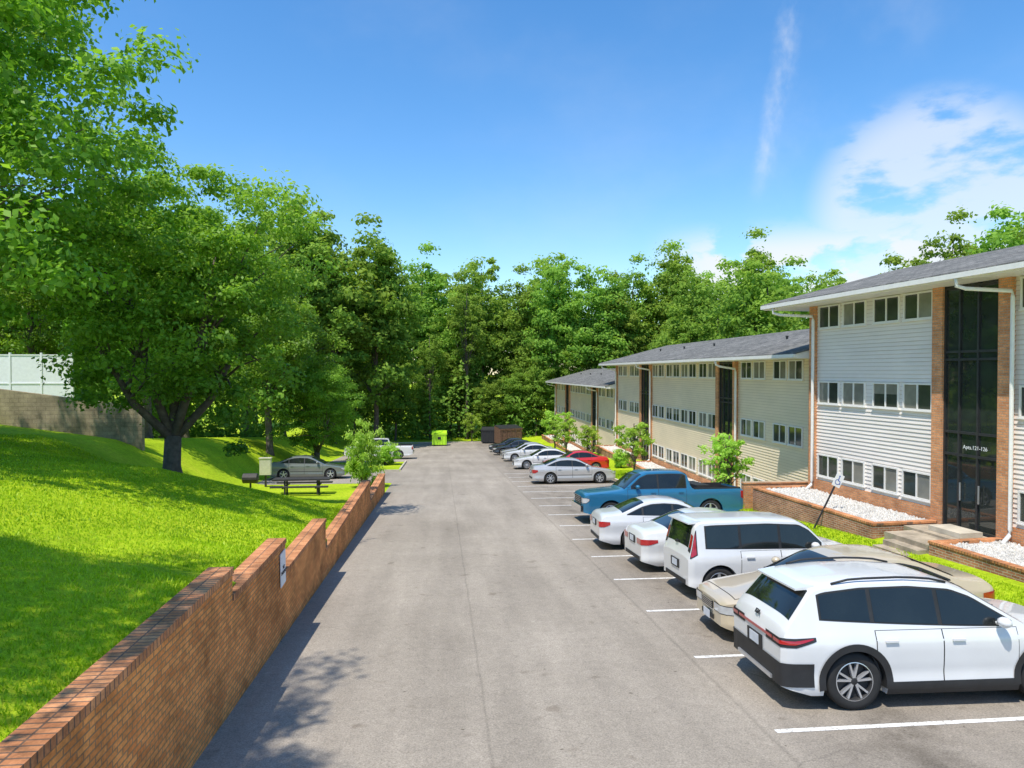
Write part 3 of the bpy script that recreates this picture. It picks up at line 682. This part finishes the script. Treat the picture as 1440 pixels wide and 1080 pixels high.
make_car(suv(),at(4.58+2.33,9.85),PI+rad(-1.5),PW,'white crossover parked with its tail to the drive','car',(1.24,1.95),(4.19,4.50),(1.38,4.12),
   pillars=(2.42,3.38),doors=((1.34,2.41),(2.42,3.36)),style='split',clad=True,head=(.3,.45,.68,.80),tail=(.42,.62,.90,.95),grille=(.42,.52,.68),rails=True,spoiler=True,emblem='KIA')
sd=dict(ws=(1.30,2.12),rw=(3.42,4.12),sidewin=(1.5,4.0),pillars=(2.55,3.5),doors=((1.42,2.54),(2.55,3.50)))
def sedan_car(x,y,rz,pm,label,L=4.85,nose=.60,wp=None,**k):
    q=dict(sd); f=L/4.85
    for a in ('ws','rw','sidewin','pillars'): q[a]=tuple(t*f for t in q[a])
    q['doors']=tuple((a*f,b*f) for a,b in q['doors']); q.update(k)
    return make_car(sedan(L,nose,wp),at(x,y),rz,pm,label,'car',**q)
WPB=[(0,.66),(.04,.76),(.10,.83),(.22,.90),(.45,.96),(.9,1),(4.1,1),(4.6,.98),(4.85,.945),(4.95,.90),(5.0,.83)]
sedan_car(4.90+2.5,12.55,rad(-1),PB,'beige sedan parked nose out to the drive',5.0,.66,WPB,style='seven',head=(.42,.30,.50,.63),grille=(.26,.49,.62),bonnet=True)
make_car(boxy(),at(5.25+2.0,15.5),PI+rad(1),PW,'boxy white hatchback with tall red tail lights','car',(.87,1.33),(3.77,3.935),(.98,3.62),pillars=(1.94,2.84),
   doors=((.98,1.93),(1.94,2.84)),style='five',head=(.3,.45,.70,.84),tail=(.16,.70,.90,1.38),tower=(3.80,3.96,.90,1.50),spoiler=True,emblem='KIA',rails=False)
sedan_car(5.0+2.35,18.2,PI+rad(1),PW,'white sedan with red tail lights',4.7,style='ten',tail=(.4,.42,.70,.84))
sedan_car(4.65+2.3,21.1,PI+rad(-2),PW2,'silver white sedan parked tail out',4.6,style='five',tail=(.3,.48,.68,.84))
make_car(truck(),at(5.1+3.0,26.1),rad(1),PBL,'blue crew cab pickup with chrome front bumper','pickup truck',(1.52,2.2),(3.86,3.97),(1.75,3.85),pillars=(2.78,),
   doors=((1.62,2.77),(2.78,3.82)),style='five',head=(.22,.6,.78,.95),tail=(.1,.78,.85,1.12),grille=(.52,.72,.98),tailhi=True)
sedan_car(5.15+2.4,40.6,PI,PS,'silver sedan parked across the bay',4.8,style='seven')
sedan_car(5.2+2.3,51.2,0,PW,'white sedan parked beyond silver one',4.6,bonnet=True)
sedan_car(6.9+2.3,48.2,0,PR,'red sedan parked near young trees',4.4)
sedan_car(5.2+2.3,59.5,0,PW2,'white car farther down the car park',4.6)
sedan_car(5.3+2.3,62.6,0,PS,'silver car farther down the car park',4.6)
sedan_car(5.0+2.3,68.5,0,PD,'dark sedan parked near the end',4.6)
sedan_car(5.0+2.3,74.0,0,PD,'black sedan parked by the dumpster',4.6)
sedan_car(-8.3,45.8,PI,PG,'dark grey sedan in the small parking area',4.8,style='five',group=None)
make_car(truck(),at(-5.5,64.5),0,PW,'white pickup parked beyond the bushes','pickup truck',(1.52,2.2),(3.86,3.97),(1.75,3.85),pillars=(2.78,),
   doors=((1.62,2.77),(2.78,3.82)),style='five',head=(.22,.6,.78,.95),tail=(.1,.78,.85,1.12),grille=(.52,.72,.98),tailhi=True,group=None)
# ------------------------------------------------------------ dumpsters & furniture
def dumpster(loc,rz,mat,label,w=2.2,d=1.4,hh=1.7,poster=False,lid=BLACKP):
    E=empty('dumpster',loc,rz,label,'dumpster'); m=MB()
    m.add([(-w/2,-d/2,.15),(w/2,-d/2,.15),(w/2,d/2,.15),(-w/2,d/2,.15),(-w/2,-d/2,hh*.86),(w/2,-d/2,hh*.86),(w/2,d/2,hh),(-w/2,d/2,hh)],
          [(0,3,2,1),(0,1,5,4),(1,2,6,5),(2,3,7,6),(3,0,4,7),(4,5,6,7)])
    for k in np.linspace(-w/2+.2,w/2-.2,5): m.box(k-.04,k+.04,-d/2-.06,-d/2-.001,.15,hh*.80)
    m.box(-w/2-.08,w/2+.08,-d/2-.08,-d/2-.061,hh*.80,hh*.86)
    m.obj('bin_body',[mat],E)
    m=MB(); m.add([(-w/2-.03,-d/2-.05,hh*.86+.02),(w/2+.03,-d/2-.05,hh*.86+.02),(w/2+.03,d/2,hh+.03),(-w/2-.03,d/2,hh+.03)],[(0,1,2,3)]); m.obj('lid',[lid],E)
    m=MB()
    for a in (-w/2+.2,w/2-.2): m.box(a-.08,a+.08,-d/2+.1,-d/2+.2,0,.149); m.box(a-.08,a+.08,d/2-.2,d/2-.1,0,.149)
    m.obj('foot',[DARKM],E)
    if poster: m=MB(); m.box(-.2,.2,-d/2-.09,-d/2-.085,hh*.46,hh*.64); m.obj('notice',[INK],E)
dumpster((-.2,87.5,float(g(87.5))),0,GREEN,'lime green dumpster with a dark notice',1.75,1.4,1.75,True,GREEN)
dumpster((8.4,88.8,float(g(88.8))),rad(20),RUST,'dark brown dumpster at the end of the drive',3.0,1.8,2.3)
dumpster((6.0,90.0,float(g(90.0))),rad(-10),DARKM,'tall black waste container near the trees',1.7,1.3,2.0)
E=empty('parking_sign',(11.75,21.4,float(h(11.75,21.4))),0,'leaning accessible parking sign on a metal post','sign'); E.rotation_euler=(0,rad(27),0)
m=MB(); m.box(-.022,.022,-.02,.02,-.1,1.9); m.obj('post',[DARKM],E)
m=MB(); m.box(-.14,.14,-.045,-.035,1.52,1.94); P_=m.obj('sign_panel',[SIGNW],E)
m=MB()
def disc(mb,cx_,cz,r,y,n=16): mb.add([(cx_+r*math.cos(2*PI*k/n),y,cz+r*math.sin(2*PI*k/n)) for k in range(n)],[tuple(range(n))])
disc(m,-.01,1.87,.026,-.0465)
def seg(mb,a,b,w,y):
    a=Vector(a);b=Vector(b);d=(b-a).normalized();nn=Vector((-d.y,d.x))*w/2
    mb.add([(p.x,y,p.y) for p in (a+nn,b+nn,b-nn,a-nn)],[(0,1,2,3)])
seg(m,(-.01,1.84),(0,1.72),.03,-.047); seg(m,(0,1.73),(.07,1.72),.026,-.0475); seg(m,(.07,1.72),(.10,1.63),.026,-.048)
for k in range(14):
    a=rad(110+k*17); b_=rad(110+(k+1)*17); seg(m,(.0+.08*math.cos(a),1.68+.08*math.sin(a)),(.0+.08*math.cos(b_),1.68+.08*math.sin(b_)),.02,-.0485)
m.obj('wheelchair_symbol',[BLUE],P_)
x,y=-9.7,40.6; z=float(h(x,y)); E=empty('utility_box',(x,y,z),0,'beige utility cabinet on a post in the grass','utility box')
m=MB(); m.box(-.05,.05,-.05,.05,0,.8); m.obj('post',[DARKM],E); m=MB(); m.box(-.3,.3,-.15,.15,.7,1.6); m.box(-.33,.33,-.18,.18,1.601,1.65); m.obj('cabinet',[simple('beige_metal',(.6,.56,.42),.5)],E)
x,y=-9.9,38.2; z=float(h(x,y)); E=empty('barbecue_grill',(x,y,z),0,'dark charcoal grill standing on the lawn','grill')
m=MB(); m.tube([(0,0,0),(0,0,.6)],[.05,.05],8); m.obj('post',[BENCHM],E)
m=MB(); m.tube([(-.4,0,.7),(-.36,0,.7),(.36,0,.7),(.4,0,.7)],[.14,.26,.26,.14],14); m.obj('firebox',[BENCHM],E,smooth=False)
x,y=-7.0,36.8; z=float(h(x,y)); E=empty('picnic_table',(x,y,z+.04),0,'dark metal picnic table at the lawn edge','table')
m=MB(); m.box(-1.4,1.4,-.38,.38,.70,.78); m.obj('table_top',[BENCHM],E)
for sgn in(-1,1):
    m=MB(); m.box(-1.4,1.4,sgn*.75-.14,sgn*.75+.14,.42,.48); m.obj('bench',[BENCHM],E)
    m=MB(); m.box(sgn*.8-.04,sgn*.8+.04,-.8,.8,.36,.42); m.box(sgn*.8-.04,sgn*.8+.04,-.3,-.22,-.2,.699); m.box(sgn*.8-.04,sgn*.8+.04,.22,.3,-.2,.699); m.obj('leg',[BENCHM],E)
# ------------------------------------------------------------ trees
def quads_mesh(name,V,tint,mat):
    n=len(V)//4; me=bpy.data.meshes.new(name)
    me.vertices.add(n*4); me.vertices.foreach_set('co',V.astype(np.float32).ravel())
    me.loops.add(n*4); me.loops.foreach_set('vertex_index',np.arange(n*4,dtype=np.int32))
    me.polygons.add(n); me.polygons.foreach_set('loop_start',np.arange(n,dtype=np.int32)*4)
    a=me.attributes.new('tint','FLOAT','POINT'); a.data.foreach_set('value',np.repeat(tint,4).astype(np.float32))
    me.materials.append(mat); me.update(calc_edges=True); return me
def rnd_dir(n):
    v=R.normal(size=(n,3)); return v/np.linalg.norm(v,axis=1,keepdims=True)
def leaves(P,D,size,tint,asp=.6):
    n=len(P); nr=D*.8+rnd_dir(n)*.7+np.array([0,0,.35]); nr/=np.linalg.norm(nr,axis=1,keepdims=True)
    a=np.cross(nr,rnd_dir(n)); a/=np.linalg.norm(a,axis=1,keepdims=True)+1e-9; b=np.cross(nr,a)
    sz=(size*R.uniform(.55,1.35,n))[:,None]
    V=np.stack([P-a*sz*.5,P+b*sz*asp*.5+nr*sz*.06,P+a*sz*.5,P-b*sz*asp*.5+nr*sz*.06],1).reshape(-1,3); return V
def crown(name,rx,rz,cz,ncl,nl,leaf,mat,shape='round',flat=.8,clr=.2,lean=(0,0)):
    d=rnd_dir(ncl); rr=R.uniform(0,1,ncl)**.42
    lob=1+.16*np.sin(3*np.arctan2(d[:,1],d[:,0])+R.uniform(0,6))+.12*np.sin(5*d[:,2]+R.uniform(0,6)+2*np.arctan2(d[:,1],d[:,0]))
    C=d*rr[:,None]*lob[:,None]
    if shape=='tall': C[:,:2]*=(1-.38*np.clip(C[:,2],-.2,1))[:,None]
    if shape=='maple': C[:,:2]*=(1.05-.38*np.clip(C[:,2],-.2,1))[:,None]
    C=C*np.array([rx,rx,rz])+np.array([lean[0],lean[1],cz])
    cr=clr*rx*R.uniform(.5,1.35,ncl); ct=R.uniform(0,1,ncl)
    idx=np.repeat(np.arange(ncl),nl); n=len(idx)
    dd=rnd_dir(n); dd[:,2]=np.where(dd[:,2]<-.3,-dd[:,2]*.6,dd[:,2])
    rad_=R.uniform(.15,1.05,n)**.6
    off=dd*(rad_*cr[idx])[:,None]; off[:,2]*=flat
    off+=R.normal(size=(n,3))*(cr[idx]*.14)[:,None]
    P=C[idx]+off
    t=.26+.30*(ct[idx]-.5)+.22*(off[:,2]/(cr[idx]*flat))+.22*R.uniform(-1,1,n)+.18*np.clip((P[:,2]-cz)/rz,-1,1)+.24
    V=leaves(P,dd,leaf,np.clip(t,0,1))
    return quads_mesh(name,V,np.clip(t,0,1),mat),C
def trunk_mesh(name,H,r0,C,fork,nlimb,lean=(0,0),forks=None):
    m=MB()
    if forks:
        m.tube([(0,0,-.4),(0,0,0),(0,0,.4),(.05,0,fork)],[r0*1.5,r0*1.3,r0*1.02,r0*.95],12)
        ends=[]
        for (dx,dy,dz) in forks:
            b=Vector((.05,0,fork-.15)); e=Vector((dx,dy,dz)); q=b.lerp(e,.35)+Vector((dx*.12,dy*.12,0))
            m.tube([b,q,b.lerp(e,.7)+Vector((dx*.04,dy*.04,.1)),e],[r0*.62,r0*.45,r0*.28,.04],8); ends.append((b,q,e))
        order=list(range(len(C))); random.shuffle(order)
        for i in order[:nlimb]:
            c=Vector(C[i]); (b,q,e)=min(ends,key=lambda t:(t[2]-c).length)
            s_=q.lerp(e,random.uniform(.0,.7)); c=s_.lerp(c,.85)
            m.tube([s_,s_.lerp(c,.5)+Vector((0,0,.2)),c],[.07,.045,.012],6,cap=False)
        return m.mesh(name,[BARK],True)
    pts=[(0,0,-.4),(0,0,.0),(.03*r0,0,.35)];rads=[r0*1.5,r0*1.3,r0*1.02]
    for k in range(1,8):
        t=k/7; pts.append((lean[0]*t**1.5+random.uniform(-.12,.12)*(H/12),lean[1]*t**1.5+random.uniform(-.12,.12)*(H/12),.35+(H*.92-.35)*t)); rads.append(r0*(1-.9*t)+.02)
    m.tube(pts,rads,10)
    order=list(range(len(C))); random.shuffle(order)
    for i in order[:nlimb]:
        c=Vector(C[i]); zb=max(fork,min(H*.85,c.z*random.uniform(.5,.8)-.25*(c.xy.length)*.6)); t=max(0,(zb-.35)/(H*.92-.35))
        b=Vector((lean[0]*t**1.5,lean[1]*t**1.5,zb)); rr=max(.03,r0*(1-.9*t)*.45*random.uniform(.5,1))
        c=b.lerp(c,.85)
        mid=b.lerp(c,.45)+Vector((random.uniform(-.3,.3),random.uniform(-.3,.3),-.03*(c-b).length+random.uniform(0,.5)))
        m.tube([b,b.lerp(mid,.5)+Vector((0,0,.12)),mid,mid.lerp(c,.6)+Vector((0,0,.2)),c],[rr,rr*.75,rr*.5,rr*.3,.015],6,cap=False)
    return m.mesh(name,[BARK],True)
def tree_kind(rx,rz,cz,H,r0,fork,ncl,nl,leaf,mat,shape,nlimb=26,clr=.2,flat=.8,lean=(0,0),forks=None):
    cm_,C=crown('crown',rx,rz,cz,ncl,nl,leaf,mat,shape,flat,clr,lean); return cm_,trunk_mesh('trunk',H,r0,C,fork,nlimb,lean,forks)
def plant(kind,x,y,rz,sc,label,name='tree',cat='tree',group=None,sz=None,dz=0):
    E=mkobj(name,None,None,(x,y,float(h(x,y))+dz),(0,0,rz)); E.scale=(sc,sc,sz or sc); thing(E,label,cat,group)
    mkobj('trunk',kind[1],E); mkobj('crown',kind[0],E); return E
K_big=tree_kind(5.6,5.8,9.0,13.5,.34,3.4,300,220,.18,LEAF_N,'maple',36,.17)
K_mid=tree_kind(4.5,5.0,6.6,11.0,.30,1.5,340,230,.17,LEAF_N,'round',40,.17,forks=[(-1.6,.3,7.5),(1.5,-.4,8.0),(.2,1.2,8.8),(-2.6,-.6,5.2),(2.7,.5,5.4)])
K_mid2=tree_kind(4.3,6.6,8.6,15.0,.26,3.0,220,190,.22,LEAF_N,'tall',26,.22)
F=[tree_kind(4.8,9.5,12.5,22,.26,5,170,100,.44,LEAF_F,'tall',22,.25),
   tree_kind(5.2,9.0,13,22,.28,5,180,100,.44,LEAF_F,'tall',24,.23),
   tree_kind(4.4,10,12.5,23,.24,4,160,100,.42,LEAF_F,'tall',20,.27),
   tree_kind(5.8,8.0,12,20,.28,4,190,100,.44,LEAF_F,'round',22,.22),
   tree_kind(3.4,6.5,16,23,.24,9,70,90,.34,LEAF_F,'tall',34,.26)]
K_edge=tree_kind(2.6,5.5,11,16,.22,5,60,130,.2,LEAF_N,'tall',30,.26)
K_sap=tree_kind(.9,1.35,1.7,2.7,.045,.4,46,50,.13,LEAF_Y,'tall',20,.27)
K_bush=tree_kind(1.0,1.0,1.0,1.2,.08,.1,70,120,.11,LEAF_Y,'round',10,.32)
plant(K_big,-13.3,19.0,.4,1.05,'large leafy maple overhanging the lawn','maple_tree',dz=-.3)
plant(K_big,-20.0,11.5,2.1,.9,'leafy maple shading the near lawn','maple_tree')
plant(K_big,-11.5,2.2,1.2,.95,'tall leafy tree close to the brick wall','maple_tree',sz=1.2)
plant(K_big,-19.5,26,3.3,1.1,'large maple higher on the grass slope','maple_tree',sz=1.3)
plant(K_mid,-9.7,26.8,.3,1.0,'spreading green tree with dark forked trunk','shade_tree',dz=.1)
plant(K_mid2,-12.6,54,1.0,1.0,'tall green tree beyond the lawn','shade_tree')
plant(K_mid2,-16.5,42,2.4,.95,'green tree behind the block wall','shade_tree')
plant(K_mid,-9.6,56.5,2.0,.75,'rounded green tree beside the parking area','shade_tree')
plant(K_mid2,-20,58,4.0,1.1,'tall tree at the edge of the wood','shade_tree')
plant(K_mid2,-27,50,5.0,1.05,'leafy tree beyond the hilltop fence','shade_tree')
plant(K_edge,30.6,32,1.0,1.0,'sparse tree rising behind the grey block','woodland_tree')
def ft(x,y,H,k=None,lab=None):
    k=random.randrange(4) if k is None else k; s=H/22.5
    plant(F[k],x,y,random.uniform(0,6.28),s*random.uniform(.92,1.08),lab or random.choice(['tall leafy tree at the edge of the wood','broad green woodland tree']),'woodland_tree','tree','trees of the surrounding wood',sz=s)
HL=[25,23,25,23,24,26,28,30]
for i,x in enumerate(np.arange(-46,-8,4.8)): ft(x+random.uniform(-1,1),82+random.uniform(-4,4)-.1*abs(x+25),HL[i]+random.uniform(-1,1))
ft(-7.8,87,26,1)
for x in (-40,-31,-24,-17.5): ft(x,66+random.uniform(-3,3),random.uniform(17,20))
HC=[25,22,26,19,27,23,26,24,21,25,27,22,24]
for i,x in enumerate(np.arange(-12,46,4.6)): ft(x+random.uniform(-1.2,1.2),103+random.uniform(-3,4),HC[i%13]+random.uniform(-1,1))
for i,x in enumerate(np.arange(-30,60,8.5)): ft(x+random.uniform(-2,2),118+random.uniform(-3,5),(28,24,30,27)[i%4])
for i,y in enumerate(np.arange(20,100,6.5)): ft(33+random.uniform(-2,2)+ (0 if y>35 else 2),y,(12.5,15.5,13.5)[i%3] if y<60 else (16,21,18)[i%3])
for y in np.arange(28,104,9): ft(43+random.uniform(-2,3),y,random.uniform(16,21))
ft(3.5,97,22,4,'thin woodland tree with bare lower trunk'); ft(-1.5,96.5,15,4,'slender tree behind the green dumpster')
for (x,y,H) in ((-6,95,12),(-11,93,13),(2.5,100,13),(13,97,12),(18,98,13),(-16,94,13),(24,96,13),(10,98,10),(-2,98,9),(6.5,96.5,9)): ft(x,y,H,3,'smaller understorey tree at the end of the drive')
for (x,y,s) in ((11.7,28.0,1.15),(11.5,41.5,1.25),(11.7,56,1.1),(11.3,70,1.6),(11.0,62,1.3),(4.0,92.5,1.5)):
    plant(K_sap,x,y,random.uniform(0,6),s,'young ornamental tree with bright green leaves','young_tree','tree','young trees planted along the car park')
plant(K_bush,-4.3,39.6,0,.98,'large bright green bush at the end of the wall','bush','bush',sz=1.72)
plant(K_bush,-4.4,57.0,1,1.2,'rounded clipped bush beside the drive','bush','bush',sz=.85)
plant(K_bush,12.1,47,2,.6,'low shrub on the grass verge','bush','bush')
n=38000; px=R.uniform(-60,62,n); py=np.where(px<-16,R.uniform(62,80,n),R.uniform(94.5,110,n)); 
hz=(R.uniform(0,1,n)**1.1)*(6.5+2.6*np.sin(px*.55)+1.6*np.sin(px*1.7+py*.3))
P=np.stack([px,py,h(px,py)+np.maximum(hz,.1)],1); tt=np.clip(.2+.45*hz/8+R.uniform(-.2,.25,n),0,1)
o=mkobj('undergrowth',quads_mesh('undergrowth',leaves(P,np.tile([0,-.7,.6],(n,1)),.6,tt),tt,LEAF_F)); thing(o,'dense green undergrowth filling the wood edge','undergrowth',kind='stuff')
n=9000; px=R.uniform(27,50,n); py=R.uniform(8,100,n); hz=R.uniform(0,1,n)**1.2*6
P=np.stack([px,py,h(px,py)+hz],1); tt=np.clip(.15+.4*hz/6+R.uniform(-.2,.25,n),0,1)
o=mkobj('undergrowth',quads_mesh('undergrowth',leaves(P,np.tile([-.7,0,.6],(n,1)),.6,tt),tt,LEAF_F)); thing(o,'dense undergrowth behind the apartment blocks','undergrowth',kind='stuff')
def blades(n,xf,yf,hgt,label):
    x=xf(n); y=yf(n); z=h(x,y)
    a=R.uniform(0,6.28,n); w=.006*R.uniform(.7,1.6,n)*(1+y/14); hh=hgt*R.uniform(.5,1.3,n)
    lx=R.normal(size=n)*.45*hh; ly=R.normal(size=n)*.45*hh
    P0=np.stack([x-np.cos(a)*w,y-np.sin(a)*w,z-.01],1);P1=np.stack([x+np.cos(a)*w,y+np.sin(a)*w,z-.01],1)
    P2=np.stack([x+lx+np.cos(a)*w*.3,y+ly+np.sin(a)*w*.3,z+hh],1);P3=np.stack([x+lx-np.cos(a)*w*.3,y+ly-np.sin(a)*w*.3,z+hh],1)
    V=np.stack([P0,P1,P2,P3],1).reshape(-1,3)
    t=np.clip(.55+.22*np.sin(x*1.3+2*np.sin(y*.7))+R.uniform(-.35,.35,n),0,1)
    o=mkobj('grass',quads_mesh('grass',V,t,BLADE)); thing(o,label,'grass',kind='stuff')
blades(150000,lambda n:-3.17-np.abs(R.uniform(0,1,n))**1.3*13,lambda n:3+R.uniform(0,1,n)**1.5*27,.04,'short mown grass blades on the sloping lawn')
blades(24000,lambda n:R.uniform(10.4,12.2,n),lambda n:R.uniform(12,45,n),.05,'grass on the verge by the car park')
# ------------------------------------------------------------ world, sun, camera
w=bpy.data.worlds.new("World"); S.world=w; w.use_nodes=True; nt=w.node_tree; bg=nt.nodes['Background']
sd_=Vector((-.28,-.36,1)).normalized(); el=math.asin(sd_.z); az=math.atan2(sd_.x,sd_.y)
sky=nt.nodes.new('ShaderNodeTexSky'); sky.sky_type='NISHITA'; sky.sun_disc=False; sky.sun_elevation=el; sky.sun_rotation=az%(2*PI)
sky.air_density=1.0; sky.dust_density=.3; sky.ozone_density=2.0
hs=nt.nodes.new('ShaderNodeHueSaturation'); hs.inputs['Saturation'].default_value=1.3; hs.inputs['Value'].default_value=1.5
nt.links.new(sky.outputs[0],hs.inputs['Color'])
tc=nt.nodes.new('ShaderNodeTexCoord').outputs['Generated']
def M(op,a,b=None,clamp=False): return mth(nt,op,a,b,None,clamp)
def dotv(d):
    v=nt.nodes.new('ShaderNodeVectorMath'); v.operation='DOT_PRODUCT'; nt.links.new(tc,v.inputs[0]); v.inputs[1].default_value=d; return v.outputs['Value']
def sstep(val,lo,hi):
    mr=nt.nodes.new('ShaderNodeMapRange'); mr.interpolation_type='SMOOTHSTEP'; mr.inputs[1].default_value=lo; mr.inputs[2].default_value=hi; nt.links.new(val,mr.inputs[0]); return mr.outputs[0]
def dotmask(d,lo,hi): return sstep(dotv(Vector(d).normalized()),lo,hi)
def cn(scale_vec,sc,det,lo,hi,rot=(0,0,0),rough=.55):
    mp=nt.nodes.new('ShaderNodeMapping'); mp.inputs['Scale'].default_value=scale_vec; mp.inputs['Rotation'].default_value=rot; nt.links.new(tc,mp.inputs[0])
    return sstep(noise(nt,mp.outputs[0],sc,det,rough).outputs[0],lo,hi)
c1=M('MULTIPLY',dotmask((.73,1,.245),.989,.996),cn((1,1,2.4),11,11,.38,.56))
c2=M('MULTIPLY',M('MULTIPLY',dotmask((.70,1,.17),.945,.975),sstep(dotv((0,0,1)),.205,.15)),cn((1,1,2.0),12,11,.40,.52))
a_=Vector((.466,1,.295)); b_=Vector((.515,1,.53)); nn=a_.cross(b_).normalized()
wob=noise(nt,tc,9,6,.65).outputs[0]
dist=M('ABSOLUTE',M('ADD',dotv(nn),M('MULTIPLY',M('SUBTRACT',wob,.5),.05)))
c4=M('MULTIPLY',M('MULTIPLY',sstep(dist,.020,.0),dotmask((a_.x*.5+b_.x*.5,1,.41),.990,.998)),cn((3,3,1.5),9,8,.34,.70))
nn2=a_.cross(Vector((.75,1,.62))).normalized()
dist2=M('ABSOLUTE',M('ADD',dotv(nn2),M('MULTIPLY',M('SUBTRACT',wob,.5),.08)))
c6=M('MULTIPLY',M('MULTIPLY',sstep(dist2,.09,.0),dotmask((.66,1,.44),.965,.997)),cn((2,2,2),5,7,.35,.8))
c5=cn((1,1,1.6),2.0,7,.48,.88,(.3,.2,.6),.6)
cl=M('MAXIMUM',M('MULTIPLY',c1,.6),M('MULTIPLY',c2,.9)); cl=M('ADD',cl,M('MULTIPLY',c4,.42),True); cl=M('ADD',cl,M('MULTIPLY',c6,.14),True); cl=M('ADD',cl,M('MULTIPLY',c5,.13),True)
mx=mixc(nt,cl,hs.outputs[0],(6.2,6.4,6.6))
nt.links.new(mx,bg.inputs['Color']); bg.inputs['Strength'].default_value=.15
L=bpy.data.lights.new('sun','SUN'); L.energy=5.0; L.angle=rad(.53); L.color=(1,.95,.86)
lo=mkobj('sun',L,None,(0,0,50)); lo.rotation_euler=sd_.to_track_quat('Z','Y').to_euler()
cam=bpy.data.cameras.new('camera'); cam.lens=25; cam.sensor_width=36; cam.clip_end=4000
co=mkobj('camera',cam,None,(0,0,4.05),(rad(90-.97),0,rad(-5.71))); S.camera=co
S.view_settings.view_transform='Standard'; S.view_settings.look='None'; S.view_settings.exposure=0
